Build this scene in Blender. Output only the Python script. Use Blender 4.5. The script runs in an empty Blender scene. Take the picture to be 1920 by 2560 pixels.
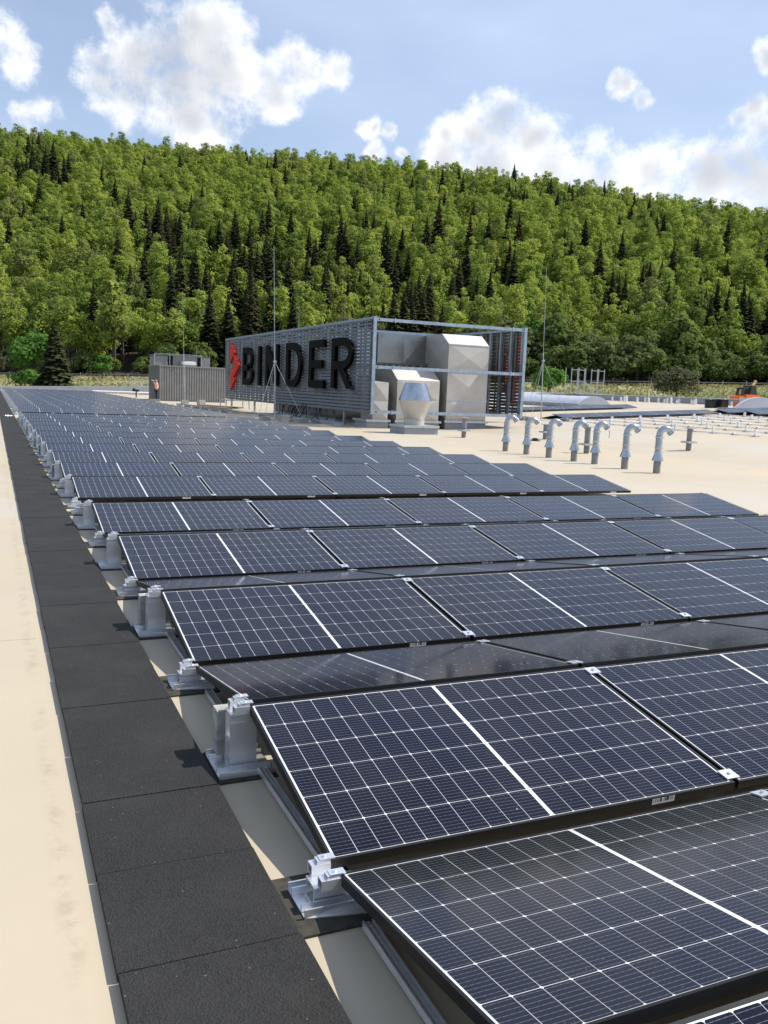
import bpy, math, random
import numpy as np
from mathutils import Vector, Matrix, Euler

sc = bpy.context.scene
col = sc.collection
R = math.radians
PI = math.pi

# ------------------------------------------------------------------ camera
CAM = (-0.98282, -0.76917, 1.64388)
cr, cu, cf = (0.91401, -0.40378, 0.03934), (0.02009, 0.14188, 0.98968), (0.40519, 0.90379, -0.13779)
cam_data = bpy.data.cameras.new('camera')
cam_data.sensor_fit = 'VERTICAL'
cam_data.sensor_height = 36.0
cam_data.lens = 30.90
cam_data.clip_start = 0.05
cam_data.clip_end = 6000
cam = bpy.data.objects.new('camera', cam_data)
col.objects.link(cam)
cam.matrix_world = Matrix(((cr[0], cu[0], -cf[0], CAM[0]), (cr[1], cu[1], -cf[1], CAM[1]),
                           (cr[2], cu[2], -cf[2], CAM[2]), (0, 0, 0, 1)))
sc.camera = cam

# ------------------------------------------------------------------ light
SUN = Vector((0.82, -0.16, 1.0)).normalized()
EXPOSURE = 0.62
SKY_STRENGTH = 0.10
SUN_STRENGTH = 4.2
sun_data = bpy.data.lights.new('sun', 'SUN')
sun_data.energy = SUN_STRENGTH
sun_data.angle = R(0.55)
sun_data.color = (1.0, 0.945, 0.87)
sun = bpy.data.objects.new('sun', sun_data)
col.objects.link(sun)
sun.rotation_euler = SUN.to_track_quat('Z', 'Y').to_euler()
sun.location = (20, -5, 40)

sc.view_settings.view_transform = 'Standard'
sc.view_settings.look = 'None'
sc.view_settings.gamma = 1
sc.view_settings.exposure = EXPOSURE
sc.view_settings.use_curve_mapping = False
sc.render.engine = 'CYCLES'
sc.cycles.max_bounces = 6
sc.cycles.diffuse_bounces = 3
sc.cycles.glossy_bounces = 3
sc.cycles.transmission_bounces = 3
sc.cycles.transparent_max_bounces = 8
sc.cycles.caustics_reflective = False
sc.cycles.caustics_refractive = False
sc.cycles.sample_clamp_indirect = 6

# ------------------------------------------------------------------ sky with cumulus clouds
CLOUDS = [[0.1028, 0.9474, 0.303, 0.023], [0.1321, 0.9404, 0.3135, 0.0356], [0.1689, 0.9307, 0.3245, 0.044], [0.2062, 0.9205, 0.3318, 0.0356], [0.2158, 0.9118, 0.3493, 0.023], [0.1861, 0.9195, 0.3462, 0.0251], [0.1785, 0.9387, 0.2948, 0.044], [0.2203, 0.9274, 0.3025, 0.044], [0.2658, 0.9129, 0.3099, 0.0272], [0.2956, 0.9007, 0.3183, 0.0218], [0.3293, 0.8873, 0.3229, 0.0176], [0.2755, 0.9156, 0.293, 0.023], [0.1334, 0.9498, 0.2829, 0.0314], [0.1921, 0.9451, 0.2642, 0.0314], [0.2238, 0.9394, 0.2598, 0.0209], [0.1033, 0.9526, 0.2861, 0.023], [0.1089, 0.9341, 0.3399, 0.0126], [0.2828, 0.9012, 0.3284, 0.0167], [0.0206, 0.9492, 0.3139, 0.017], [0.0308, 0.9557, 0.2929, 0.0188], [0.0071, 0.947, 0.3211, 0.018], [0.0485, 0.9671, 0.2496, 0.0209], [0.0341, 0.9674, 0.2511, 0.0126], [0.3679, 0.89, 0.2694, 0.010], [0.3837, 0.8842, 0.2664, 0.009], [0.3709, 0.895, 0.2478, 0.010], [0.3982, 0.8836, 0.2463, 0.008], [0.4856, 0.8293, 0.2764, 0.0314], [0.5154, 0.8142, 0.2673, 0.026], [0.4623, 0.8456, 0.2669, 0.023], [0.4385, 0.8583, 0.2664, 0.0167], [0.4908, 0.8232, 0.2854, 0.0167], [0.4407, 0.8644, 0.242, 0.023], [0.4861, 0.8416, 0.2354, 0.0335], [0.5396, 0.8094, 0.2319, 0.0335], [0.5807, 0.7821, 0.2259, 0.0314], [0.6213, 0.75, 0.2269, 0.0251], [0.6642, 0.7117, 0.2288, 0.0335], [0.6861, 0.6875, 0.2382, 0.024], [0.705, 0.6734, 0.2227, 0.0377], [0.5829, 0.7505, 0.3114, 0.0151], [0.5991, 0.7442, 0.2954, 0.0109], [0.5743, 0.7556, 0.3152, 0.0092], [0.676, 0.6789, 0.2867, 0.015], [0.6893, 0.6741, 0.2655, 0.0188], [0.677, 0.6605, 0.3248, 0.015], [0.6714, 0.688, 0.2754, 0.0105]]
_rc = random.Random(77)
for _i in range(22):                       # the same kind of clouds go on all round, outside the view
    az = R(24 + 62 + _i * (236 / 22) + _rc.uniform(-3, 3)); el = R(_rc.choice([9, 14, 18, 24, 32, 42]) + _rc.uniform(-3, 3))
    CLOUDS.append([math.sin(az) * math.cos(el), math.cos(az) * math.cos(el), math.sin(el), _rc.uniform(.05, .10)])

world = bpy.data.worlds.new('World')
sc.world = world
world.use_nodes = True
wn, wl = world.node_tree.nodes, world.node_tree.links
wn.clear()
def W_(t, **k):
    n = wn.new(t)
    for a, v in k.items(): setattr(n, a, v)
    return n
def wmath(op, a, b=None, c=None, clamp=False):
    n = W_('ShaderNodeMath', operation=op, use_clamp=clamp)
    for i, v in enumerate((a, b, c)):
        if v is None: continue
        if isinstance(v, (int, float)): n.inputs[i].default_value = v
        else: wl.new(v, n.inputs[i])
    return n.outputs[0]
out = W_('ShaderNodeOutputWorld'); bg = W_('ShaderNodeBackground')
bg.inputs['Strength'].default_value = SKY_STRENGTH
sky = W_('ShaderNodeTexSky', sky_type='NISHITA')
sky.sun_disc = False
sky.sun_elevation = math.asin(SUN.z)
sky.sun_rotation = math.atan2(SUN.x, SUN.y)
sky.altitude = 600
sky.air_density = 1.0
sky.dust_density = 2.2
sky.ozone_density = 2.0
tc = W_('ShaderNodeTexCoord')
D = tc.outputs['Generated']
n1 = W_('ShaderNodeTexNoise'); n1.inputs['Scale'].default_value = 22; n1.inputs['Detail'].default_value = 12; n1.inputs['Roughness'].default_value = .65
n2 = W_('ShaderNodeTexNoise'); n2.inputs['Scale'].default_value = 26; n2.inputs['Detail'].default_value = 8
wl.new(D, n1.inputs['Vector']); wl.new(D, n2.inputs['Vector'])
sub = W_('ShaderNodeVectorMath', operation='SUBTRACT'); wl.new(n2.outputs['Color'], sub.inputs[0]); sub.inputs[1].default_value = (.5, .5, .5)
scl = W_('ShaderNodeVectorMath', operation='SCALE'); wl.new(sub.outputs[0], scl.inputs[0]); scl.inputs['Scale'].default_value = .026
addv = W_('ShaderNodeVectorMath', operation='ADD'); wl.new(D, addv.inputs[0]); wl.new(scl.outputs[0], addv.inputs[1])
nv = W_('ShaderNodeVectorMath', operation='NORMALIZE'); wl.new(addv.outputs[0], nv.inputs[0])
dens = None
for (x, y, z, r) in CLOUDS:
    if .42 < x < .72 and y > .6 and z < .245: r *= 1.25
    l = math.sqrt(x * x + y * y + z * z)
    d = W_('ShaderNodeVectorMath', operation='DOT_PRODUCT'); wl.new(nv.outputs[0], d.inputs[0]); d.inputs[1].default_value = (x / l, y / l, z / l)
    k = 2 / r / r
    v = wmath('MULTIPLY_ADD', d.outputs['Value'], k, 1 - k)
    dens = v if dens is None else wmath('SMOOTH_MAX', dens, v, 1.0)
dens = wmath('MAXIMUM', dens, -3.0)
nz = wmath('MULTIPLY_ADD', n1.outputs['Fac'], 6.0, -2.75)
dn = wmath('ADD', dens, nz)
mr = W_('ShaderNodeMapRange', interpolation_type='SMOOTHSTEP'); wl.new(dn, mr.inputs[0])
mr.inputs[1].default_value = -.25; mr.inputs[2].default_value = 1.75
# thick middles are grey, rims are white
n3 = W_('ShaderNodeTexNoise'); n3.inputs['Scale'].default_value = 7; n3.inputs['Detail'].default_value = 3; wl.new(D, n3.inputs['Vector'])
th = wmath('ADD', dens, wmath('MULTIPLY_ADD', n3.outputs['Fac'], 1.6, -.8))
mr2 = W_('ShaderNodeMapRange', interpolation_type='SMOOTHSTEP'); wl.new(th, mr2.inputs[0])
mr2.inputs[1].default_value = .50; mr2.inputs[2].default_value = 1.45
cmix = W_('ShaderNodeMix', data_type='RGBA'); wl.new(mr2.outputs[0], cmix.inputs[0])
cmix.inputs[6].default_value = (7.6, 7.65, 7.75, 1); cmix.inputs[7].default_value = (3.8, 4.0, 4.4, 1)
# thin high veil
n4 = W_('ShaderNodeTexNoise'); n4.inputs['Scale'].default_value = 3.0; n4.inputs['Detail'].default_value = 5
mp = W_('ShaderNodeMapping'); mp.inputs['Scale'].default_value = (1, 1, 2.6); wl.new(D, mp.inputs[0]); wl.new(mp.outputs[0], n4.inputs['Vector'])
mrv = W_('ShaderNodeMapRange'); wl.new(n4.outputs['Fac'], mrv.inputs[0]); mrv.inputs[1].default_value = .3; mrv.inputs[2].default_value = .75
mrv.inputs[3].default_value = .30; mrv.inputs[4].default_value = .75
vm = W_('ShaderNodeMix', data_type='RGBA'); wl.new(mrv.outputs[0], vm.inputs[0]); wl.new(sky.outputs[0], vm.inputs[6]); vm.inputs[7].default_value = (4.6, 5.5, 7.2, 1)
fm = W_('ShaderNodeMix', data_type='RGBA'); wl.new(mr.outputs[0], fm.inputs[0]); wl.new(vm.outputs[2], fm.inputs[6]); wl.new(cmix.outputs[2], fm.inputs[7])
wl.new(fm.outputs[2], bg.inputs[0]); wl.new(bg.outputs[0], out.inputs[0])

# ------------------------------------------------------------------ materials
MATS = {}
class NT:
    def __init__(s, name):
        s.m = bpy.data.materials.new(name); s.m.use_nodes = True
        s.n, s.l = s.m.node_tree.nodes, s.m.node_tree.links
        s.b = s.n['Principled BSDF']
    def new(s, t, **k):
        x = s.n.new(t)
        for a, v in k.items(): setattr(x, a, v)
        return x
    def val(s, sock, v):
        if hasattr(v, 'is_linked') or hasattr(v, 'links'): s.l.new(v, sock)
        else: sock.default_value = v
    def math(s, op, a, b=None, clamp=False):
        x = s.new('ShaderNodeMath', operation=op, use_clamp=clamp)
        s.val(x.inputs[0], a)
        if b is not None: s.val(x.inputs[1], b)
        return x.outputs[0]
    def noise(s, vec, scale, detail=4, rough=.55):
        x = s.new('ShaderNodeTexNoise'); x.inputs['Scale'].default_value = scale; x.inputs['Detail'].default_value = detail
        x.inputs['Roughness'].default_value = rough
        if vec is not None: s.l.new(vec, x.inputs['Vector'])
        return x.outputs['Fac']
    def ramp(s, f, a, b, lo=0., hi=1.):
        x = s.new('ShaderNodeMapRange'); s.l.new(f, x.inputs[0])
        x.inputs[1].default_value = a; x.inputs[2].default_value = b; x.inputs[3].default_value = lo; x.inputs[4].default_value = hi
        return x.outputs[0]
    def mix(s, f, a, b):
        x = s.new('ShaderNodeMix', data_type='RGBA')
        s.val(x.inputs[0], f)
        for i, v in ((6, a), (7, b)):
            if isinstance(v, tuple): x.inputs[i].default_value = (*v[:3], 1)
            else: s.l.new(v, x.inputs[i])
        return x.outputs[2]
    def pos(s): return s.new('ShaderNodeNewGeometry').outputs['Position']
    def obj(s): return s.new('ShaderNodeTexCoord').outputs['Object']
    def bump(s, h, strength, dist):
        x = s.new('ShaderNodeBump'); x.inputs['Strength'].default_value = strength; x.inputs['Distance'].default_value = dist
        s.l.new(h, x.inputs['Height']); s.l.new(x.outputs[0], s.b.inputs['Normal'])
    def set(s, color=None, rough=None, metal=None, **k):
        if color is not None:
            s.val(s.b.inputs['Base Color'], (*color, 1) if isinstance(color, tuple) else color)
        if rough is not None: s.val(s.b.inputs['Roughness'], rough)
        if metal is not None: s.val(s.b.inputs['Metallic'], metal)
        for a, v in k.items(): s.val(s.b.inputs[a.replace('_', ' ')], v)
        return s
def simple(name, color, rough=.6, metal=0., var=.15, scale=6., bump=0., bscale=60.):
    t = NT(name); p = t.pos()
    f = t.noise(p, scale, 5)
    c = t.mix(t.ramp(f, .3, .7), tuple(x * (1 - var) for x in color), tuple(min(1, x * (1 + var)) for x in color))
    t.set(c, rough, metal)
    if bump: t.bump(t.noise(p, bscale, 3), bump, .002)
    MATS[name] = t.m
    return t.m

# roof membrane: cream sheet with faint mottling, patches of standing-water residue
t = NT('membrane'); p = t.pos()
sep = t.new('ShaderNodeSeparateXYZ'); t.l.new(p, sep.inputs[0])
f1 = t.noise(p, .35, 6, .6); f2 = t.noise(p, 5, 4); f3 = t.noise(p, 90, 2)
c = t.mix(t.ramp(f1, .35, .65), (.405, .347, .255), (.447, .382, .277))
c = t.mix(t.math('MULTIPLY', t.ramp(t.noise(p, .16, 5, .6), .47, .60), .75), c, (.43, .40, .345))
c = t.mix(t.math('MULTIPLY', t.ramp(t.noise(p, .22, 6, .65), .56, .66), .5), c, (.52, .385, .21))
c = t.mix(t.math('MULTIPLY', t.ramp(f2, .35, .7), .16), c, (.40, .34, .26))
# brown silt along the edge beside the walkway
gx = t.math('ABSOLUTE', t.math('ADD', sep.outputs['X'], .80))
band = t.ramp(gx, .05, .0)
sil = t.math('MULTIPLY', band, t.ramp(t.noise(p, 7.5, 8, .75), .46, .60), clamp=True)
sil = t.math('MULTIPLY', sil, t.ramp(t.noise(p, 1.1, 2), .38, .50), clamp=True)
c = t.mix(t.math('MULTIPLY', sil, .38, clamp=True), c, (.22, .15, .085))
t.set(c, .55); t.bump(f3, .12, .002)
MATS['membrane'] = t.m
# rubber granulate
t = NT('rubber'); p = t.pos()
v = t.new('ShaderNodeTexVoronoi'); v.inputs['Scale'].default_value = 170; t.l.new(p, v.inputs['Vector'])
sp = t.new('ShaderNodeSeparateColor'); t.l.new(v.outputs['Color'], sp.inputs[0])
c = t.mix(sp.outputs[0], (.0028, .0028, .0026), (.0145, .0142, .0135))
c = t.mix(t.math('MULTIPLY', t.ramp(t.noise(p, 2.2, 6, .65), .45, .72), .45), c, (.030, .029, .027))
spk = t.math('GREATER_THAN', sp.outputs[1], .9990)
c = t.mix(t.math('MULTIPLY', spk, .15), c, (.5, .49, .46))
t.set(c, .85); t.bump(v.outputs['Distance'], .7, .004)
MATS['rubber'] = t.m
simple('pad', (.035, .033, .024), .9, 0, .4, 30, .5, 150)
simple('aluminium', (.84, .85, .87), .36, .85, .08, 12)
simple('zinc', (.50, .53, .56), .42, .85, .22, 9)
simple('zinc_blue', (.33, .40, .48), .46, .7, .2, 5)
simple('duct', (.50, .475, .44), .48, .45, .08, 1.6); simple('duct_dark', (.25, .26, .265), .28, .95, .2, 1.2)  # dark one: separate branch sheet, with the trunk's shade put into its colour
simple('pipe_metal', (.40, .445, .50), .24, .95, .08, 8)
simple('grey_plastic', (.22, .225, .23), .5, 0, .1, 9)
simple('frame_black', (.008, .008, .009), .5, 0, .1, 9); MATS['frame_black'].node_tree.nodes['Principled BSDF'].inputs['Specular IOR Level'].default_value = .3
simple('concrete', (.34, .33, .31), .9, 0, .28, 18, .6, 90)
simple('black_paint', (.0018, .0018, .0018), .6, 0, .2, 3); MATS['black_paint'].node_tree.nodes['Principled BSDF'].inputs['Specular IOR Level'].default_value = .08
simple('red_paint', (.62, .022, .012), .35, 0, .1, 2)
simple('slat_grey', (.115, .123, .13), .42, .35, .22, 5)
simple('cabin_grey', (.25, .245, .235), .5, .2, .1, 2)
simple('cabin_dark', (.13, .13, .13), .55, .1, .1, 2)
simple('parapet', (.30, .32, .345), .7, 0, .1, 1.5)
simple('parapet_light', (.62, .64, .66), .5, .2, .1, 1.5)
simple('white_plastic', (.8, .8, .8), .4, 0, .04, 3)
simple('white_metal', (.78, .78, .76), .45, .3, .05, 6)
simple('cable', (.012, .012, .012), .5, 0, .2, 9)
simple('wood', (.30, .20, .10), .7, 0, .35, 7)
simple('wall_outer', (.5, .5, .5), .7, 0, .1, 1)
simple('bark', (.085, .065, .048), .9, 0, .3, 4)
simple('twig', (.16, .11, .075), .9, 0, .3, 4)
simple('skylight', (.40, .43, .50), .5, 0, .07, 2)
simple('orange_paint', (.75, .13, .02), .4, 0, .06, 3)
simple('skin', (.52, .26, .17), .55, 0, .05, 9)
simple('shirt', (.78, .42, .35), .85, 0, .06, 20)
simple('trousers', (.012, .012, .015), .85, 0, .2, 20)
simple('hair', (.03, .018, .01), .7, 0, .2, 40)
simple('yellow_wood', (.55, .36, .10), .6, 0, .2, 6)
simple('blue_plastic', (.03, .07, .35), .4, 0, .1, 6)
t = NT('bottle'); t.set((.75, .85, .9), .08, 0, Transmission_Weight=.5); MATS['bottle'] = t.m

# solar cell under glass: dark blue-black with fine busbar wires, dust and splashes
t = NT('cell'); uv = t.new('ShaderNodeTexCoord').outputs['UV']; p = t.pos()
su = t.new('ShaderNodeSeparateXYZ'); t.l.new(uv, su.inputs[0])
fr = t.math('FRACT', t.math('MULTIPLY', su.outputs['Y'], 9.0))
ln = t.math('LESS_THAN', t.math('ABSOLUTE', t.math('SUBTRACT', fr, .5)), .055)
dash = t.ramp(t.math('FRACT', t.math('MULTIPLY', su.outputs['X'], 4.0)), .0, 1.0, .35, 1.0)
base = t.mix(t.ramp(t.noise(p, .8, 4), .35, .65), (.0022, .0026, .013), (.0048, .0040, .0095))
c = t.mix(t.math('MULTIPLY', ln, t.math('MULTIPLY', dash, .36)), base, (.33, .34, .36))
dust = t.ramp(t.noise(p, 2.5, 6, .65), .42, .75, 0, .02)
c = t.mix(dust, c, (.45, .42, .36))
spl = t.ramp(t.noise(p, 34, 5, .72), .685, .73, 0, .8)
spl = t.math('MULTIPLY', spl, t.ramp(t.noise(p, 1.7, 4), .5, .62), clamp=True)
c = t.mix(spl, c, (.62, .58, .47))
t.set(c, .6, 0, Specular_IOR_Level=.0, Sheen_Weight=.30, Sheen_Roughness=.13, Coat_Weight=.85, Coat_Roughness=.10, Coat_IOR=1.38)
t.m.node_tree.nodes['Principled BSDF'].inputs['Coat Tint'].default_value = (.90, .95, 1, 1)
MATS['cell'] = t.m
t = NT('backsheet'); p = t.pos()
spl = t.ramp(t.noise(p, 20, 5, .7), .5, .7, 0, .25)
c = t.mix(spl, (.62, .63, .65), (.46, .44, .38))
t.set(c, .5, 0, Coat_Weight=1.0, Coat_Roughness=.11, Coat_IOR=1.36)
MATS['backsheet'] = t.m
# barcode sticker
t = NT('sticker'); o = t.obj(); so = t.new('ShaderNodeSeparateXYZ'); t.l.new(o, so.inputs[0])
w = t.new('ShaderNodeTexWhiteNoise', noise_dimensions='1D'); t.l.new(t.math('FLOOR', t.math('MULTIPLY', so.outputs['X'], 420.)), w.inputs['W'])
bars = t.math('MULTIPLY', t.math('GREATER_THAN', w.outputs[0], .5), t.math('GREATER_THAN', so.outputs['Z'], -.022))
t.set(t.mix(bars, (.75, .75, .75), (.02, .02, .02)), .5); MATS['sticker'] = t.m

# foliage
def leaf_mat(name, cols, attr=None, trans=.45):
    t = NT(name)
    if attr: f = t.new('ShaderNodeAttribute', attribute_name=attr).outputs['Fac']
    else: f = t.new('ShaderNodeObjectInfo').outputs['Random']
    f = t.math('ADD', t.math('MULTIPLY', f, .62), t.ramp(t.noise(t.pos(), .022, 3), .32, .68, 0, .38), clamp=True)
    cr_ = t.new('ShaderNodeValToRGB'); t.l.new(f, cr_.inputs[0])
    e = cr_.color_ramp.elements
    while len(e) < len(cols): e.new(.5)
    for i, cc in enumerate(cols):
        e[i].position = i / max(1, len(cols) - 1); e[i].color = (*cc, 1)
    nz = t.noise(t.pos(), .5, 4)
    hs = t.new('ShaderNodeHueSaturation'); t.l.new(cr_.outputs[0], hs.inputs['Color'])
    t.l.new(t.ramp(nz, .3, .7, .75, 1.3), hs.inputs['Value'])
    dif = t.new('ShaderNodeBsdfDiffuse'); tr = t.new('ShaderNodeBsdfTranslucent'); mx = t.new('ShaderNodeMixShader')
    t.l.new(hs.outputs[0], dif.inputs[0]); t.l.new(hs.outputs[0], tr.inputs[0]); mx.inputs[0].default_value = trans
    t.l.new(dif.outputs[0], mx.inputs[1]); t.l.new(tr.outputs[0], mx.inputs[2])
    t.l.new(mx.outputs[0], t.n['Material Output'].inputs[0])
    MATS[name] = t.m
    return t.m
BEECH = [(.095, .14, .040), (.155, .22, .050), (.285, .36, .066), (.21, .285, .064), (.35, .41, .080), (.185, .225, .068), (.23, .215, .105)]
leaf_mat('beech_leaf', BEECH, None)
leaf_mat('beech_leaf_forest', BEECH, 'tone')
leaf_mat('spruce_leaf', [(.026, .034, .018), (.038, .044, .021), (.054, .052, .026)], None, .1)
leaf_mat('spruce_leaf_forest', [(.026, .034, .018), (.038, .044, .021), (.054, .052, .026)], 'tone', .1)
leaf_mat('fresh_leaf', [(.10, .21, .05), (.13, .24, .05)], None)
leaf_mat('shrub_leaf', [(.11, .16, .045), (.15, .20, .055), (.13, .18, .06), (.17, .18, .08)], None)
leaf_mat('willow_leaf', [(.12, .13, .075), (.14, .14, .08)], None)
t = NT('grassland'); p = t.pos()
a = t.noise(p, .12, 6, .6); b = t.noise(p, 1.5, 5, .7)
c = t.mix(t.ramp(a, .38, .6), (.13, .175, .045), (.36, .32, .17))
c = t.mix(t.math('MULTIPLY', t.ramp(b, .4, .7), .6), c, (.14, .135, .05))
MATS['grassland'] = t.m
t.set(c, .95); t.bump(b, 1., .3)
simple('forest_floor', (.045, .035, .022), .95, 0, .4, 1.0)

# ------------------------------------------------------------------ mesh helpers
class MB:
    def __init__(s): s.v = []; s.f = []; s.uv = None
    def add(s, vs, fs, M=None):
        b = len(s.v)
        s.v += [tuple(M @ Vector(q)) for q in vs] if M is not None else [tuple(q) for q in vs]
        s.f += [tuple(i + b for i in f) for f in fs]
        return s
    def box(s, x0, x1, y0, y1, z0, z1, M=None):
        return s.add([(x0, y0, z0), (x1, y0, z0), (x1, y1, z0), (x0, y1, z0), (x0, y0, z1), (x1, y0, z1), (x1, y1, z1), (x0, y1, z1)],
                     [(3, 2, 1, 0), (4, 5, 6, 7), (0, 1, 5, 4), (1, 2, 6, 5), (2, 3, 7, 6), (3, 0, 4, 7)], M)
    def prism(s, poly, axis, a, b, M=None):
        n = len(poly)
        def P(q, h):
            if axis == 'x': return (h, q[0], q[1])
            if axis == 'y': return (q[0], h, q[1])
            return (q[0], q[1], h)
        return s.add([P(q, a) for q in poly] + [P(q, b) for q in poly],
                     [tuple(range(n))[::-1], tuple(range(n, 2 * n))] + [(i, (i + 1) % n, n + (i + 1) % n, n + i) for i in range(n)], M)
    def tube(s, path, r, n=10, caps=True):
        path = [Vector(q) for q in path]; rs = r if isinstance(r, (list, tuple)) else [r] * len(path)
        b = len(s.v); prev = None
        for i, q in enumerate(path):
            d = (path[min(i + 1, len(path) - 1)] - path[max(i - 1, 0)]).normalized()
            if prev is None:
                u = d.orthogonal().normalized()
            else:
                u = (prev - d * prev.dot(d)); u = u.normalized() if u.length > 1e-6 else d.orthogonal().normalized()
            prev = u; w = d.cross(u)
            for k in range(n):
                a = 2 * PI * k / n
                s.v.append(tuple(q + (u * math.cos(a) + w * math.sin(a)) * rs[i]))
        for i in range(len(path) - 1):
            for k in range(n):
                s.f.append((b + i * n + k, b + i * n + (k + 1) % n, b + (i + 1) * n + (k + 1) % n, b + (i + 1) * n + k))
        if caps:
            s.f.append(tuple(range(b, b + n))[::-1]); e = b + (len(path) - 1) * n; s.f.append(tuple(range(e, e + n)))
        return s
    def lathe(s, prof, n=32, M=None):
        vs, fs = [], []
        for (r, z) in prof:
            for k in range(n):
                a = 2 * PI * k / n; vs.append((r * math.cos(a), r * math.sin(a), z))
        for i in range(len(prof) - 1):
            for k in range(n): fs.append((i * n + k, i * n + (k + 1) % n, (i + 1) * n + (k + 1) % n, (i + 1) * n + k))
        fs.append(tuple(range(n))[::-1]); e = (len(prof) - 1) * n; fs.append(tuple(range(e, e + n)))
        return s.add(vs, fs, M)
    def mesh(s, name, mat, smooth=False, angle=None):
        me = bpy.data.meshes.new(name); me.from_pydata(s.v, [], s.f)
        if isinstance(mat, str): mat = MATS[mat]
        if mat: me.materials.append(mat)
        if smooth:
            me.polygons.foreach_set('use_smooth', [True] * len(me.polygons))
            me.set_sharp_from_angle(angle=R(angle or 35))
        me.update()
        return me
    def build(s, name, mat, parent=None, smooth=False, angle=None):
        return link(name, s.mesh(name, mat, smooth, angle), parent)
def link(name, me, parent=None):
    o = bpy.data.objects.new(name, me); col.objects.link(o)
    if parent: o.parent = parent
    return o
def tag(o, label, cat, group=None):
    o['label'] = label; o['category'] = cat
    if group: o['group'] = group
    return o
def thing(name, label, cat, loc=(0, 0, 0), rz=0, group=None):
    o = bpy.data.objects.new(name, None); col.objects.link(o); o.empty_display_size = .1
    o.location = loc; o.rotation_euler = (0, 0, rz)
    return tag(o, label, cat, group)
def struct(o): o['kind'] = 'structure'; return o
def stuff(o): o['kind'] = 'stuff'; return o
def fixed(root, parts, M):
    pass

ORD = ['first', 'second', 'third', 'fourth', 'fifth', 'sixth', 'seventh', 'eighth', 'ninth', 'tenth', 'eleventh', 'twelfth', 'thirteenth',
       'fourteenth', 'fifteenth', 'sixteenth', 'seventeenth', 'eighteenth', 'nineteenth', 'twentieth']
TENS = ['', '', 'twenty', 'thirty', 'forty', 'fifty']
def ordn(n):
    if n <= 20: return ORD[n - 1]
    if n % 10 == 0: return TENS[n // 10][:-1] + 'ieth'
    return TENS[n // 10] + '-' + ORD[n % 10 - 1]

# ------------------------------------------------------------------ the roof and what lies round it
XV, SLOPE = 17.5, .05
X0, X1, Y0, Y1 = -2.6, 48.0, -9.0, 104.0
def rz_(x): return max(0., (x - XV) * SLOPE)
roof = MB()
xs = [X0, XV, X1]
roof.add([(x, y, rz_(x)) for y in (Y0, Y1) for x in xs], [(0, 1, 4, 3), (1, 2, 5, 4)])
struct(roof.build('roof', 'membrane'))
body = MB(); body.box(X0, X1, Y0, Y1, -9, -.06)
struct(body.build('building_wall', 'wall_outer'))
# membrane sheets lapped over one another left of the walkway
for i in range(12):
    y0 = -8.9 + i * 8.0
    s_ = MB(); s_.box(X0 + .01, -.757, 5.02 - 8 * 2 + i * 8.0 if i else Y0 + .01, 5.02 - 8 * 2 + (i + 1) * 8.0 - .006, .001, .0035)
    struct(s_.build('membrane_sheet', 'membrane'))
# walkway of rubber mats
walk = thing('walkway', 'walkway', 'walkway'); del walk['label']; del walk['category']; walk['kind'] = 'structure'
rw = random.Random(4)
mm = []
for k in range(3):
    m = MB(); m.box(-.2625, .2625, .0025, .5245, 0, .026); mm.append(m.mesh('rubber_mat', 'rubber'))
for k in range(-3, 187):
    o = link('rubber_mat', mm[k % 3], walk)
    o.location = (-.4365 + rw.uniform(-.003, .003), 1.52 + .527 * k, .0045 + rw.uniform(0, .003)); o.rotation_euler = (0, 0, rw.uniform(-.004, .004))
# parapets
pw = MB(); n = 24
vs = []; fs = []
for i in range(n + 1):
    x = X0 + (X1 - X0) * i / n; zt = .40 + .0335 * x if x < 40 else .40 + .0335 * 40
    vs += [(x, Y1 - .35, rz_(x) - .02), (x, Y1 - .35, zt), (x, Y1, zt + .01), (x, Y1, -1)]
for i in range(n):
    for k in range(3): fs.append((i * 4 + k, (i + 1) * 4 + k, (i + 1) * 4 + k + 1, i * 4 + k + 1))
pw.add(vs, fs)
tag(pw.build('parapet_wall', 'parapet'), 'grey parapet along the far edge of the roof', 'parapet')
pr = thing('parapet_wall', 'blue grey parapet with pale coping behind the domed skylights on the right', 'parapet', (0, 0, 0))
m = MB(); m.box(X1 - .35, X1, 20, Y1 - .4, rz_(X1) - .3, 1.93); m.build('wall', 'parapet', pr)
m = MB()
for k in range(28): m.box(X1 - .40, X1 + .03, 20 + k * 3, 22.99 + k * 3, 1.932, 1.985)
m.build('coping', 'parapet_light', pr)

# terrain : valley floor, grassy bank, wooded hill (one sheet)
EF = np.array([0.40909, 0.91249]); ER = np.array([0.91249, -0.40909])
def st_world(s, t): return CAM[0] + s * EF[0] + t * ER[0], CAM[1] + s * EF[1] + t * ER[1]
def ridge_ratio(q): return float(np.interp(q, [-.9, -.437, -.3, -.164, -.027, .064, .155, .246, .337, .437, .9], [.267, .281, .2765, .268, .2635, .259, .252, .241, .228, .217, .18]))
def ground(s, t):
    zb = 3.0 + .026 * max(-150, min(150, t))
    q = t / max(60., min(s, 430.)) if s > 60 else 0
    if s < 112: z = -9
    elif s < 132: z = -9 + (zb - 2.2 + 9) * ((s - 112) / 20)
    elif s < 147: z = zb - 2.2 + 2.2 * (s - 132) / 15
    elif s < 172: z = zb
    else:
        top = ridge_ratio(t / 430.) * 430 - 19
        u = min(1., (s - 172) / (430 - 172))
        z = zb + (top - zb) * (u * .93 + .07 * math.sin(u * PI / 2)) if u < 1 else top - (s - 430) * .06
    return z
S = [-250, -100, 60, 111, 112, 117, 122, 127, 132, 137, 142, 147, 155, 163, 172] + list(range(186, 431, 16)) + [440, 520, 700]
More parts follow.
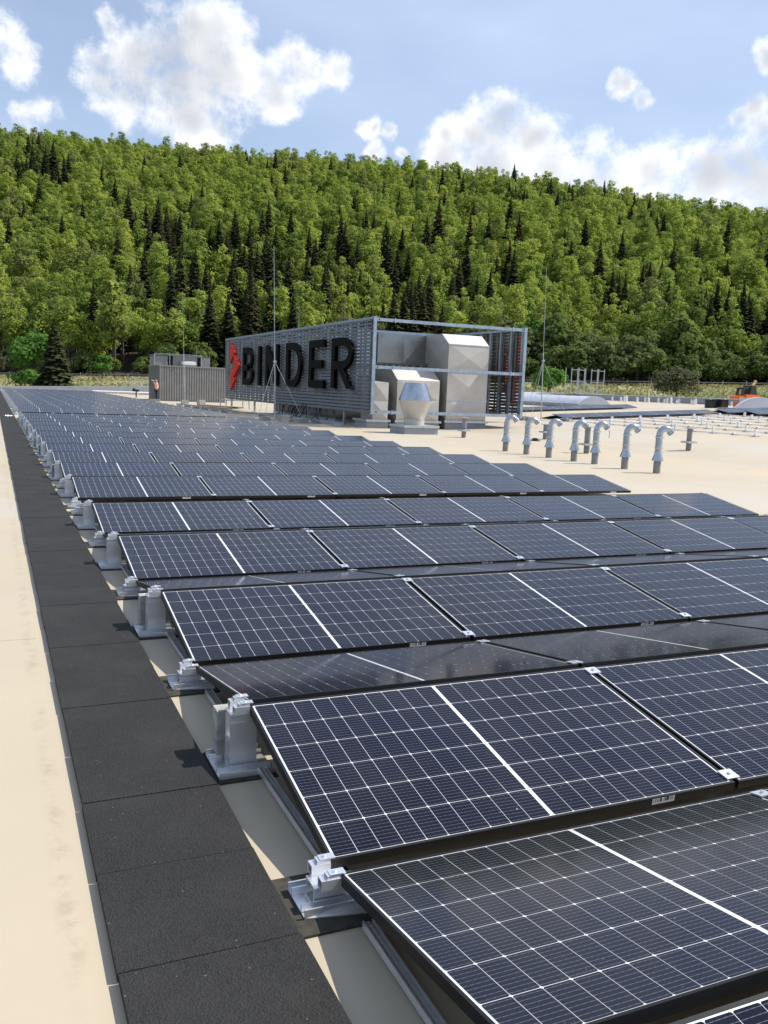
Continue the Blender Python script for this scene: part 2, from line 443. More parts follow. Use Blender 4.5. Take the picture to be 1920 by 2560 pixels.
T = [-700, -500] + list(range(-350, 351, 14)) + [500, 700]
tm = MB(); nT = len(T); rg = random.Random(3)
for s in S:
    for tt in T:
        x, y = st_world(s, tt); tm.v.append((x, y, ground(s, tt) + (rg.uniform(-.25, .25) if 126 < s < 430 else 0)))
for i in range(len(S) - 1):
    for j in range(nT - 1): tm.f.append((i * nT + j, i * nT + j + 1, (i + 1) * nT + j + 1, (i + 1) * nT + j))
o = tm.build('terrain', 'grassland', None, True, 80); struct(o)
o.data.materials.append(MATS['forest_floor'])
for pl in o.data.polygons:
    if S[pl.index // (nT - 1)] >= 155: pl.material_index = 1

# ------------------------------------------------------------------ solar panels
L, W, TH = 1.755, 1.038, R(9.15)
PITCH = 1.778
ZL = .115
def frame_mesh():
    m = MB(); w, h = .011, .035
    m.box(0, L, 0, w, -h, 0); m.box(0, L, W - w, W, -h, 0); m.box(0, w, w, W - w, -h, 0); m.box(L - w, L, w, W - w, -h, 0)
    m.box(w, L - w, w, .03, -h, -h + .002); m.box(w, L - w, W - .03, W - w, -h, -h + .002)
    return m.mesh('frame', 'frame_black')
def back_mesh():
    m = MB(); m.box(.011, L - .011, .011, W - .011, -.009, -.0030)
    return m.mesh('backsheet', 'backsheet')
CL, CW, PL, PW = .0826, .1651, .0850, .1680
def cell_outline():
    a, b, c = CL / 2, CW / 2, .0044
    return [(-a + c, -b), (a - c, -b), (a, -b + c), (a, b - c), (a - c, b), (-a + c, b), (-a, b - c), (-a, -b + c)]
CENT = []
mx, my = (L - 20 * PL - .016) / 2, (W - 6 * PW) / 2
for j in range(6):
    for i in range(20):
        CENT.append((mx + PL * (i + .5) + (.016 if i >= 10 else 0), my + PW * (j + .5)))
def cells_mesh(centres, name):
    me = bpy.data.meshes.new(name); ol = cell_outline(); vs = []; fs = []; uvs = []
    for (x, y) in centres:
        b = len(vs); vs += [(x + q[0], y + q[1], -.0024) for q in ol]; fs.append(tuple(range(b, b + 8)))
        uvs += [((q[0] / CL + .5), (q[1] / CW + .5)) for q in ol]
    me.from_pydata(vs, [], fs); u = me.uv_layers.new(name='UVMap')
    u.data.foreach_set('uv', [c for q in uvs for c in q]); me.materials.append(MATS['cell']); me.update()
    return me
ME_FRAME, ME_BACK, ME_GRID, ME_CELL = frame_mesh(), back_mesh(), cells_mesh(CENT, 'cell_grid'), cells_mesh([(0, 0)], 'cell')
m = MB(); m.box(-.022, .045, -.03, .03, .001, .006); ME_CLAMP = m.mesh('clamp', 'aluminium')
m = MB(); m.tube([(.0115, 0, .0062), (.0115, 0, .013)], .008, 6); ME_BOLT = m.mesh('bolt', 'zinc')
m = MB(); m.box(-.055, .055, -.0012, -.0004, -.031, -.006); ME_STICK = m.mesh('sticker', 'sticker')
RP = random.Random(31)
def panel(x, y, z, away, label, group, single=False, detail=True, yslope=0., last=False):
    """one module; (x, y) is its low left corner (away: seen from the front its high edge comes first)"""
    o = thing('solar_panel', label, 'solar panel', (x, y, z), 0, group)
    if away:
        M = Matrix.Translation((x + L, y, z)) @ Matrix.Rotation(-yslope, 4, 'Y') @ Matrix.Rotation(PI, 4, 'Z') @ Matrix.Rotation(TH, 4, 'X')
    else:
        M = Matrix.Translation((x, y, z)) @ Matrix.Rotation(-yslope, 4, 'Y') @ Matrix.Rotation(TH, 4, 'X')
    o.matrix_basis = M @ Matrix.Translation((RP.uniform(-.0025, .0025), RP.uniform(-.002, .002), RP.uniform(-.0015, .0015))) @ Matrix.Rotation(RP.uniform(-.0022, .0022), 4, 'X') @ Matrix.Rotation(RP.uniform(-.0009, .0009), 4, 'Y')
    fr_ = link('frame', ME_FRAME, o); link('backsheet', ME_BACK, o)
    if single:
        for (cx, cy) in CENT:
            c = link('cell', ME_CELL, o); c.location = (cx, cy, 0)
    else:
        stuff(link('cell_grid', ME_GRID, o))
    if detail:
        for cy in (.05, W - .05):
            if away:
                c = link('clamp', ME_CLAMP, o); c.location = (-.0235, cy, 0); link('bolt', ME_BOLT, c)
            elif not last:
                c = link('clamp', ME_CLAMP, o); c.location = (L, cy, 0); link('bolt', ME_BOLT, c)
        if not away:
            c = link('sticker', ME_STICK, fr_); c.location = (L * .79, 0, 0)
    return o
WC, WS = W * math.cos(TH), W * math.sin(TH)
PER = 2.185
RIDGE = {0: 2.76 - PER}
v = 2.76
for r in range(1, 16):
    RIDGE[r] = v
    v += PER + (.555 if r in (4, 10) else 0)
vb = 39.5
for r in range(16, 43):
    if r == 19: vb += .8
    RIDGE[r] = vb + WC
    vb += PER
COLS = ['leftmost', 'second from left', 'middle', 'second from right', 'rightmost']
SINGLE = {(1, 0), (1, 1), (2, 0), (2, 1), (2, 2), (3, 0), (3, 1), (3, 2), (3, 3)}
SINGLE_AWAY = {(0, 0), (0, 1), (1, 0), (1, 1), (1, 2), (2, 0), (2, 1), (2, 2)}
for r in range(0, 43):
    yb = RIDGE[r] - WC
    for c in range(5):
        if r == 0 and c > 2: continue
        lab = f'{COLS[c]} solar panel in the {ordn(r + 1)} row tilted towards the viewer'
        panel(c * PITCH, yb, ZL, False, lab, 'solar panels tilted towards the viewer', (r, c) in SINGLE, r <= 18, 0, c == 4)
    if r <= 15:
        for c in range(5):
            if r == 0 and c > 2: continue
            lab = f'{COLS[c]} solar panel in the {ordn(r + 1)} row tilted away from the viewer'
            panel(c * PITCH, RIDGE[r] + .055 + WC, ZL, True, lab, 'solar panels tilted away from the viewer', (r, c) in SINGLE_AWAY, r <= 4)

# ------------------------------------------------------------------ panel supports along the left end
def foot_prof(parts):
    m = MB()
    for a in parts: m.box(*a)
    return m
def hollow(m, poly, x0, x1, th):
    """thin-walled extrusion, open at both ends"""
    n = len(poly); cy = sum(q[0] for q in poly) / n; cz = sum(q[1] for q in poly) / n
    inn = []
    for i in range(n):
        p0, p1, p2 = Vector(poly[i - 1]), Vector(poly[i]), Vector(poly[(i + 1) % n])
        d1, d2 = (p1 - p0).normalized(), (p2 - p1).normalized(); nn = Vector((-(d1.y + d2.y), d1.x + d2.x)); nn = nn.normalized() if nn.length > 1e-6 else Vector((-d1.y, d1.x))
        c = max(.5, nn.dot(Vector((-d1.y, d1.x)))); inn.append(tuple(p1 + nn * th / c))
    vs = [(x0, *q) for q in poly] + [(x1, *q) for q in poly] + [(x0, *q) for q in inn] + [(x1, *q) for q in inn]
    fs = []
    for i in range(n):
        j = (i + 1) % n
        fs += [(i, j, n + j, n + i), (2 * n + j, 2 * n + i, 3 * n + i, 3 * n + j), (j, i, 2 * n + i, 2 * n + j), (n + i, n + j, 3 * n + j, 3 * n + i)]
    return m.add(vs, fs)
# tall support (origin on the roof under the ridge)
m = MB(); m.box(-.155, .095, -.165, .165, .0005, .008); ME_PAD = m.mesh('pad', 'pad')
m = MB(); m.box(-.148, .088, -.135, .135, .0085, .0125)
for yy in (-.134, -.075, .075, .128): m.box(-.148, .088, yy, yy + .006, .0127, .034)
ME_BASE = m.mesh('base_plate', 'aluminium')
m = MB()
prof = [(-.052, .0130), (.045, .0130), (.040, .10), (.036, .236), (.050, .244), (.050, .252), (-.050, .252), (-.050, .244), (-.042, .236), (-.044, .10)]
hollow(m, prof, -.085, .032, .0035)
m.box(-.084, .031, -.0385, .0335, .120, .1235)
m.box(-.085, .032, -.060, -.0445, .0135, .020); m.box(-.0845, .0315, -.047, -.0448, .195, .215)
ME_UP = m.mesh('upright', 'aluminium')
m = MB(); hollow(m, [(-.019, 0), (.021, 0), (.021, .034), (-.019, .034)], -.070, -.004, .003); hollow(m, [(-.015, .0345), (.017, .0345), (.017, .045), (-.015, .045)], -.050, -.004, .002); m.box(-.040, .012, -.0155, .0175, .0455, .0490); m.tube([(-.022, 0, .049), (-.022, 0, .056)], .0065, 6)
ME_ECLAMP = m.mesh('end_clamp', 'aluminium')
m = MB(); m.box(-.118, -.02, .052, .135, .036, .135); ME_BLK = m.mesh('ballast', 'concrete')
m = MB()
m.box(-.1175, -.021, .053, .134, .136, .235); ME_BLK2 = m.mesh('ballast', 'concrete')
def tall_support(y, label, ballast, z=0, x=0, detail=True, group='tall panel supports at the row ends'):
    t_ = thing('panel_support', label, 'panel support', (x, y, z), 0, group)
    if detail:
        link('pad', ME_PAD, t_)
        for yy in (-.030, .052):
            c = link('end_clamp', ME_ECLAMP, t_); c.location = (0, yy - .012, .2525)
    link('base_plate', ME_BASE, t_); link('upright', ME_UP, t_)
    if ballast:
        link('ballast', ME_BLK, t_); link('ballast', ME_BLK2, t_)
    return t_
m = MB(); m.box(-.170, .105, -.165, .165, .0005, .009); ME_PADL = m.mesh('pad', 'pad')
m = MB(); m.prism([(-.130, -.085), (.088, -.125), (.088, .125), (-.130, .085)], 'z', .0095, .0135)
for yy in (-.086, -.052, .046, .080): m.box(-.130, .088, yy, yy + .006, .0137, .040)
ME_BASEL = m.mesh('base_plate', 'aluminium')
m = MB()
hollow(m, [(-.046, .0140), (.046, .0140), (.038, .034), (.034, .062), (.042, .070), (.042, .078), (-.042, .078), (-.042, .070), (-.034, .062), (-.038, .034)], -.085, .032, .0035)
ME_UPL = m.mesh('upright', 'aluminium')
def low_support(y, label, z=0, x=0, detail=True, both=True, group='low panel supports at the row ends'):
    t_ = thing('panel_support', label, 'panel support', (x, y, z), 0, group)
    if detail:
        link('pad', ME_PADL, t_)
        for yy in ((-.048, .048) if both else (.0,)):
            c = link('end_clamp', ME_ECLAMP, t_); c.location = (0, yy, .0785)
    link('base_plate', ME_BASEL, t_); link('upright', ME_UPL, t_)
    return t_
m = MB()
m.box(-.018, .018, 0, 1, 0, .004); m.box(-.018, -.013, 0, 1, .0042, .026); m.box(.013, .018, 0, 1, .0042, .026); m.box(-.005, .005, 0, 1, .0042, .020)
ME_RAIL = m.mesh('base_rail', 'aluminium')
def rail(x, y0, y1, label, z=.014, group='base rails under the panel rows'):
    o = link('base_rail', ME_RAIL); o.location = (x, y0, z); o.scale = (1, y1 - y0, 1)
    return tag(o, label, 'rail', group)
BALL = {1, 2, 6, 8, 9, 11, 13}
for r in range(0, 43):
    n = ordn(r + 1)
    near = r <= 15
    if r >= 1:
        tall_support(RIDGE[r] + .0275, f'tall silver support under the left end of the {n} panel ridge', r in BALL, 0, 0, near)
    yv = RIDGE[r] + .055 + 2 * WC - WC + .0375
    if r < 16:
        nxt = RIDGE[r + 1] - WC
        if nxt - (RIDGE[r] + .055 + WC) > .3:
            low_support(RIDGE[r] + .055 + WC + .02, f'low silver foot at left end behind the {n} panel ridge, front of a pair', 0, 0, near, False)
            low_support(nxt - .02, f'low silver foot at left end behind the {n} panel ridge, rear of a pair', 0, 0, near, False)
        else:
            low_support((RIDGE[r] + .055 + WC + nxt) / 2, f'low silver foot at left end of the valley behind the {n} panel ridge', 0, 0, near)
        if r >= 1: rail(.035, RIDGE[r] - WC + .10, RIDGE[r] - .10, f'silver base rail under the left end of the {n} row tilted towards viewer')
        if r <= 5: rail(.035, RIDGE[r] + .16, RIDGE[r] + WC - .10, f'silver base rail under the left end of the {n} row tilted away from viewer')

# ------------------------------------------------------------------ helpers for things built in place
def wpart(mb, name, mat, root, smooth=False, angle=None):
    o = mb.build(name, mat, root, smooth, angle); o.location = -root.location if root.parent is None else (0, 0, 0)
    return o
def creased(mb, x0, x1, y0, y1, z0, z1, b=.02):
    """sheet metal box whose faces are cross-broken (a shallow pyramid on each)"""
    c = [(x0, y0, z0), (x1, y0, z0), (x1, y1, z0), (x0, y1, z0), (x0, y0, z1), (x1, y0, z1), (x1, y1, z1), (x0, y1, z1)]
    F = [((0, 1, 5, 4), (0, -1, 0)), ((1, 2, 6, 5), (1, 0, 0)), ((2, 3, 7, 6), (0, 1, 0)), ((3, 0, 4, 7), (-1, 0, 0)), ((4, 5, 6, 7), (0, 0, 1)), ((3, 2, 1, 0), (0, 0, -1))]
    vs = list(c); fs = []
    for q, n in F:
        ce = [sum(c[i][k] for i in q) / 4 + n[k] * b for k in range(3)]
        i = len(vs); vs.append(tuple(ce))
        for k in range(4): fs.append((q[k], q[(k + 1) % 4], i))
    return mb.add(vs, fs)

# ------------------------------------------------------------------ the long slatted sign enclosure
SX0, SX1, SY0, SY1, SZ0, SZ1 = 13.46, 20.90, 33.3, 58.4, .62, 4.60
sg = thing('sign_enclosure', 'long grey slatted roof sign with black letters and a red arrow', 'sign', (SX0, SY0, 0))
nsl = 26
pz = (SZ1 - SZ0 - .06) / nsl
for side, X, d in ((0, SX0, -1), (1, SX1, 1)):
    m = MB()
    prof = [(X + d * .012, .096), (X + d * .046, .006), (X + d * .060, .000), (X + d * .066, .006), (X + d * .062, .034), (X + d * .030, .112), (X + d * .004, .118)]
    m.prism(prof if d > 0 else prof[::-1], 'y', SY0 + .01, SY1)
    me = m.mesh('slat', 'slat_grey')
    for k in range(nsl):
        o = link('slat', me, sg); o.location = (-SX0, -SY0, SZ0 + .03 + k * pz)
    # light verticals that carry the slats
    nm = 46
    m = MB(); m.box(0, .022, 0, .12, SZ0 + .03, SZ1 - .05); me2 = m.mesh('mullion', 'cabin_dark')
    for k in range(nm):
        o = link('mullion', me2, sg); o.location = ((X + (.012 if d < 0 else -.034)) - SX0, .15 + k * (SY1 - SY0 - .3) / nm, 0)
    # posts
    m = MB(); w = .10
    m.box(0, .012, 0, w, SZ0, SZ1 - .10); m.box(.012, .10, 0, .010, SZ0, SZ1 - .10); m.box(.10, .112, 0, w, SZ0, SZ1 - .10)
    me3 = m.mesh('post', 'zinc_blue')
    for k in range(28):
        o = link('post', me3, sg); o.location = ((X + .04 if d < 0 else X - .155) - SX0, .02 + k * .925, 0)
    # long beams
    for z0, z1 in ((SZ1 - .10, SZ1), (2.50, 2.62), (SZ0, SZ0 + .11)):
        m = MB(); xa, xb = (X + .002, X + .13) if d < 0 else (X - .16, X - .036)
        if z0 == SZ1 - .10: xa, xb = (X - .06, X + .16) if d < 0 else (X - .18, X + .05)
        else: xa, xb = (X + .155, X + .25) if d < 0 else (X - .26, X - .158)
        m.box(xa, xb, SY0 + .005, SY1 + .02, z0, z1 - (.001 if z1 == SZ1 else 0)); wpart(m, 'beam', 'zinc_blue', sg)
# front frame
for X in (SX0 - .005, SX1 - .135):
    m = MB(); m.box(X, X + .14, SY0 - .09, SY0 + .003, SZ0 - .02, SZ1 + .02); m.box(X - .0, X + .14, SY0 - .10, SY0 - .0905, SZ0 - .02, SZ1 + .02); wpart(m, 'front_post', 'zinc_blue', sg)
for z in (SZ1 - .16, 2.50, SZ0 + .02):
    m = MB(); x = SX0 + .137
    m.box(x, SX1 - .137, SY0 - .085, SY0 - .075, z, z + .13); m.box(x, SX1 - .137, SY0 - .075, SY0 - .01, z + .118, z + .129); m.box(x, SX1 - .137, SY0 - .075, SY0 - .01, z + .001, z + .012)
    wpart(m, 'front_beam', 'zinc_blue', sg)
    for xx in (SX0 + .24, SX1 - .24):
        m = MB(); m.tube([(xx, SY0 - .089, z + .065), (xx, SY0 - .086, z + .065)], .03, 12); wpart(m, 'bolt', 'black_paint', sg)
    for xx in (SX0 + .95, SX1 - .75):
        m = MB(); m.box(xx, xx + .035, SY0 - .11, SY0 - .0855, z - .035, z + .165); wpart(m, 'clamp_plate', 'zinc', sg)
for y in (40.5, 47.0, 53.5, 58.25):
    m = MB(); m.box(SX0 + .165, SX1 - .185, y, y + .1, SZ1 - .13, SZ1 - .012); wpart(m, 'cross_beam', 'zinc_blue', sg)
for X in (SX0 + .05, SX1 - .14):
    for y in (36.4, 41.4, 46.4, 51.4, 57.0):
        z0 = rz_(X)
        m = MB(); m.box(X, X + .10, y, y + .10, z0 + .012, SZ0); m.box(X - .08, X + .18, y - .08, y + .18, z0, z0 + .012); wpart(m, 'foot', 'zinc', sg)
# letters : outline pieces in (reading direction u, height v), turned to the wall
LH = 2.25
def half_ring(m, put, u0, vc, a, b, s, sv, n=14):
    for k in range(n):
        t0, t1 = -PI / 2 + PI * k / n, -PI / 2 + PI * (k + 1) / n
        o0, o1 = (u0 + a * math.cos(t0), vc + b * math.sin(t0)), (u0 + a * math.cos(t1), vc + b * math.sin(t1))
        i0, i1 = (u0 + (a - s) * math.cos(t0), vc + (b - sv) * math.sin(t0)), (u0 + (a - s) * math.cos(t1), vc + (b - sv) * math.sin(t1))
        put(m, [i0, o0, o1, i1])
def letter(ch, w):
    m = MB(); s, sv = .42, .36
    def put(m_, poly): m_.prism([(-q[0], q[1]) for q in poly][::-1], 'x', -.15, 0)
    def rect(u0, u1, v0, v1): put(m, [(u0, v0), (u1, v0), (u1, v1), (u0, v1)])
    rect(0, s, 0, LH)
    if ch == 'E':
        rect(s, w, 0, sv); rect(s, w * .86, LH / 2 - sv / 2, LH / 2 + sv / 2); rect(s, w, LH - sv, LH)
    if ch == 'N':
        rect(w - s, w, 0, LH); put(m, [(s, LH), (s, LH - 1.0), (w - s, 0), (w - s, 1.0)])
    if ch == 'D':
        u0 = w * .45
        rect(s, u0, 0, sv); rect(s, u0, LH - sv, LH); half_ring(m, put, u0, LH / 2, w - u0, LH / 2, s, sv)
    if ch in 'BR':
        u0 = w * .52; vm = LH * .46; vh = LH - vm + sv / 2
        rect(s, u0, LH - sv, LH); rect(s, u0, vm - sv / 2, vm + sv / 2)
        half_ring(m, put, u0, vm - sv / 2 + vh / 2, w - u0 - (.06 if ch == 'B' else 0), vh / 2, s, sv)
        if ch == 'B':
            rect(s, u0, 0, sv); half_ring(m, put, u0, (vm + sv / 2) / 2, w - u0, (vm + sv / 2) / 2, s, sv)
        else:
            put(m, [(u0 - .35, vm - sv / 2), (w - s - .12, 0), (w + .04, 0), (u0 + .30, vm - sv / 2)])
    return m
for ch, y, w in (('B', 54.5, 2.25), ('I', 50.95, .47), ('N', 49.35, 2.35), ('D', 45.45, 2.5), ('E', 41.65, 2.15), ('R', 38.4, 2.5)):
    o = letter(ch, w).build('letter', 'black_paint', sg)
    o.location = (-.085, (y + .77) * .977 - .77 - SY0, 1.61); o['label'] = 'black letter ' + ch
for X, d, ys in ((SX0 - .085, -1, ((57.75, 56.55, 4.28, 2.95), (56.75, 55.35, 3.50, 2.08), (57.55, 56.45, 2.58, 1.22))), (SX1 + .085, 1, ((34.0, 35.2, 4.3, 2.95), (35.0, 36.4, 3.5, 2.08), (34.2, 35.3, 2.58, 1.22)))):
    for (ya, yb, zt, zb) in ys:
        if d < 0: ya, yb = (ya + .77) * .977 - .77, (yb + .77) * .977 - .77
        m = MB(); poly = [(ya, zb), (yb, (zt + zb) / 2), (ya, zt)]
        m.prism(poly if d > 0 else poly, 'x', min(X, X + d * .15), max(X, X + d * .15)); wpart(m, 'arrow_piece', 'red_paint', sg)

# things on the roof under and beside the sign
def cable_tray(x0, y0, x1, y1, label, z=.12):
    r_ = thing('cable_tray', label, 'cable tray', (x0, y0, 0), math.atan2(y1 - y0, x1 - x0), 'galvanised cable trays beside the sign')
    Ln = math.hypot(x1 - x0, y1 - y0)
    for s in (-.15, .15):
        m = MB(); m.box(0, Ln, s - .008, s + .008, z, z + .06); m.build('side_rail', 'zinc_blue', r_)
    for k in range(int(Ln / .6) + 1):
        m = MB(); m.box(k * .6, k * .6 + .03, -.141, .141, z + .003, z + .012); m.build('rung', 'zinc_blue', r_)
    for k in range(int(Ln / 2.2) + 1):
        m = MB(); m.box(.1 + k * 2.2, .2 + k * 2.2, -.2, .2, 0, z - .001); m.build('foot', 'zinc', r_)
    return r_
cable_tray(12.75, 34.9, 11.6, 45.6, 'galvanised cable tray on the roof in front of the sign letters')
cable_tray(11.1, 46.2, 10.6, 60, 'galvanised cable tray running along the roof before the red arrow')
cable_tray(20.9, 37.8, 27.4, 37.0, 'galvanised cable tray behind the bent vent pipes', .2)
rc = random.Random(12)
for k in range(16):
    y = 39.0 + k * .42 + rc.uniform(-.2, .2); pts = []
    x0, x1 = 13.6 + rc.uniform(-.1, .2), 13.35 + rc.uniform(-.3, .2)
    dy = rc.uniform(-.9, .9); sag = rc.uniform(.08, .5)
    for q in range(11):
        f = q / 10; pts.append((x0 + (x1 - x0) * f, y + dy * f + math.sin(f * 7 + k) * .16, max(.06, .75 * (1 - f) + .10 * f + sag * math.sin(f * PI) * (.7 if k % 2 else -.9))))
    m = MB(); m.tube(pts, .024, 6)
    tag(m.build('cable', 'cable', None, True, 60), 'thick black cable hanging in the tangle under the sign', 'cable', 'black cables hanging under the sign')
def boards(specs, mat, name, labs, cat, grp=None):
    for (x, y, z, l, w, h, a), lb in zip(specs, labs):
        m = MB(); m.box(-l / 2, l / 2, -w / 2, w / 2, 0, h); o = m.build(name, mat); o.location = (x, y, z); o.rotation_euler = (0, 0, a); tag(o, lb, cat, grp)
boards([(13.6, 60.5, 0, 4.6, .9, .09, 1.9), (13.0, 63.3, 0, 3.6, .28, .05, 1.2), (12.5, 57.2, 0, 4.2, .5, .06, 1.75), (11.9, 53.0, 0, 5.0, .35, .05, 1.65), (12.2, 49.0, 0, 4.4, .4, .04, 1.7)],
       'wood', 'board', ['wide brown board lying by the far end of the sign', 'narrow brown plank near the corner of the grey cabin', 'brown plank lying below the red arrow',
       'long brown plank lying below the first letter of the sign', 'brown plank lying below the third letter of the sign'], 'board')
bf = thing('metal_trestle', 'low galvanised trestle under the far corner of the sign by the cabin', 'trestle', (13.1, 56.6, 0))
for (x, y) in ((0, 0), (0, 1.6), (1.5, 0), (1.5, 1.6)):
    m = MB(); m.tube([(x * 1.06 - .05, y, 0), (x, y, .52)], .035, 8); m.build('leg', 'zinc', bf)
m = MB(); m.box(-.06, 1.56, -.06, 1.66, .52, .58); m.build('top', 'zinc', bf)

# assumed air handling unit, added to darken the enclosure and shade the ground
ah = thing('assumed_air_unit', 'assumed dark grey unit added behind the slats of the sign for shade', 'air handling unit', (14.3, 39.6, 0))
m = MB(); m.box(0, 5.2, 0, 10.4, 0, .14); m.build('base_frame', 'zinc', ah)
for k in range(5):
    m = MB(); m.box(.02, 5.18, .02 + k * 2.08, 2.07 + k * 2.08, .142, 2.35); sec = m.build('section', 'cabin_dark', ah)
    m = MB(); m.box(-.02, .019, .25 + k * 2.08, 1.85 + k * 2.08, .3, 2.2); m.build('door', 'cabin_grey', sec)

# ------------------------------------------------------------------ air ducts
def duct_base(root, x0, x1, y0, y1, zr):
    m = MB(); m.box(x0 - .01, x1 + .01, y0 - .01, y1 + .01, zr - .03, zr + .26); wpart(m, 'curb', 'parapet', root)
    m = MB(); m.box(x0 - .09, x1 + .09, y0 - .09, y1 + .09, zr + .262, zr + .36); wpart(m, 'flange', 'zinc', root)
d1 = thing('air_duct', 'tall square metal air duct with sloping top inside the sign frame', 'air duct', (18.4, 35, .05))
zr = rz_(18.4); duct_base(d1, 17.42, 19.45, 34.0, 35.95, zr)
for za, zb in ((zr + .362, 1.30), (1.302, 2.55), (2.552, 3.735)):
    m = MB(); creased(m, 17.42, 19.45, 34.0, 35.95, za, zb, .06); wpart(m, 'duct_section', 'duct', d1)
m = MB(); m.prism([(34.0, 3.737), (34.7, 4.21), (36.25, 4.21), (36.25, 2.9), (35.97, 2.9), (35.97, 3.737)], 'x', 17.42, 19.45); wpart(m, 'elbow', 'duct', d1)
m = MB(); creased(m, 17.42, 19.45, 36.252, 39, 2.9, 4.21, .03); wpart(m, 'trunk', 'duct', d1)
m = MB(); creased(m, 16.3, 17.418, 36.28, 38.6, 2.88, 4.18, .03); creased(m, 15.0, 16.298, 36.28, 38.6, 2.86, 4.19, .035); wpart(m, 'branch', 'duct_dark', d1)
for z in (1.30, 2.55, 3.735):
    m = MB(); m.box(17.40, 19.47, 33.98, 33.999, z - .018, z + .018); wpart(m, 'seam', 'zinc', d1)
d2 = thing('air_duct', 'lower square metal air duct with sloping top behind the round hood', 'air duct', (16, 35, 0))
duct_base(d2, 15.0, 17.08, 34.0, 35.95, 0)
for za, zb in ((.362, 1.24), (1.242, 2.09)):
    m = MB(); creased(m, 15.0, 17.05, 34.0, 35.95, za, zb, .055); wpart(m, 'duct_section', 'duct', d2)
m = MB(); m.prism([(34.0, 2.092), (34.7, 2.56), (37.2, 2.56), (37.2, 1.2), (35.97, 1.2), (35.97, 2.092)], 'x', 15.0, 17.05); wpart(m, 'elbow', 'duct', d2)
d3 = thing('air_duct', 'narrow metal air duct with creased faces beside the front sign post', 'air duct', (14.2, 34.7, 0))
duct_base(d3, 13.66, 14.62, 34.0, 35.4, 0)
for za, zb in ((.362, 1.15), (1.152, 1.95)):
    m = MB(); creased(m, 13.9, 14.6, 34.02, 35.35, za, zb, .05); wpart(m, 'duct_section', 'duct', d3)
m = MB(); m.box(13.86, 14.64, 36.2, 36.5, 2.3, 4.25); wpart(m, 'panel', 'zinc_blue', d3)
hd = thing('vent_hood', 'round metal exhaust hood shaped like two cones on a square base', 'vent hood', (14.03, 30.2, 0))
m = MB(); m.box(-.70, .70, -.70, .70, -.02, .245); m.build('curb', 'parapet', hd)
m = MB(); m.box(-.74, .74, -.74, .74, .247, .33); m.build('flange', 'zinc', hd)
m = MB(); m.lathe([(.40, .332), (.40, .54), (.41, .545), (.41, .57)], 40); m.build('neck', 'duct', hd, True)
m = MB(); m.lathe([(.395, .571), (.42, .62), (.63, 1.28)], 48); m.build('lower_cone', 'duct', hd, True)
m = MB(); m.lathe([(.636, 1.281), (.636, 1.30), (.40, 1.95), (.38, 1.955)], 48); m.build('upper_cone', 'pipe_metal', hd, True)

# ------------------------------------------------------------------ goose-neck vent pipes
PIPES = [(12.72, 21.30, 1.07), (12.71, 20.17, 1.06), (12.74, 19.12, 1.07), (12.78, 18.04, 1.08), (12.84, 17.25, 1.09), (12.77, 16.01, 1.09), (12.85, 14.98, 1.10)]
PN = ['farthest bent metal vent pipe, nearest the big duct', 'second bent metal vent pipe from the sign end', 'third bent metal vent pipe, in front of a flanged post', 'fourth bent metal vent pipe, left of a flanged post',
      'fifth bent metal vent pipe with a cord hanging from its mouth', 'sixth bent metal vent pipe, next to the nearest one', 'nearest and rightmost bent metal vent pipe']
gp = thing('vent_pipe', PN[0], 'vent pipe', (0, 0, 0), 0, 'row of bent vent pipes')
m = MB(); m.lathe([(.083, -.01), (.083, .31)], 24); m.build('base_pipe', 'grey_plastic', gp, True)
m = MB(); m.lathe([(.132, .285), (.132, .292), (.083, .435), (.083, .44)], 28); m.build('skirt', 'pipe_metal', gp, True)
m = MB(); m.lathe([(.078, .44), (.078, .86)], 24); m.build('riser', 'pipe_metal', gp, True)
for z in (.455, .56, .80):
    m = MB(); m.lathe([(.090, z), (.092, z + .006), (.092, z + .016), (.090, z + .022)], 24); m.box(.09, .115, -.012, .012, z, z + .022); m.build('pipe_clamp', 'zinc', gp, True)
bend = [(.14 - .14 * math.cos(a), 0, .86 + .15 * math.sin(a)) for a in [R(q) for q in range(0, 136, 15)]]
e = bend[-1]; dx, dz = math.sin(R(135)), math.cos(R(135))
bend.append((e[0] + dx * .05, 0, e[2] + dz * .05))
m = MB(); m.tube(bend, .073, 24); m.build('elbow', 'pipe_metal', gp, True, 50)
for q in (.0, .045):
    c = (e[0] + dx * (.012 + q), 0, e[2] + dz * (.012 + q)); m = MB(); m.tube([c, (c[0] + dx * .02, 0, c[2] + dz * .02)], .088, 24); m.build('mouth_ring', 'zinc', gp, True, 50)
for i, (x, y, h) in enumerate(PIPES):
    if i == 0: o = gp
    else:
        o = gp.copy(); col.objects.link(o)
        for ch in list(gp.children):
            c = ch.copy(); col.objects.link(c); c.parent = o
    o.location = (x, y, 0); o.scale = (1, 1, h / 1.09); o.rotation_euler = (0, 0, R(-16 + (i * 7) % 5)); o['label'] = PN[i]
m = MB(); m.tube([(13.14, 17.15, .86), (13.16, 17.14, .75), (13.15, 17.15, .66)], .006, 5)
tag(m.build('cord', 'cable'), 'short dark cord hanging from the fifth bent pipe', 'cord')
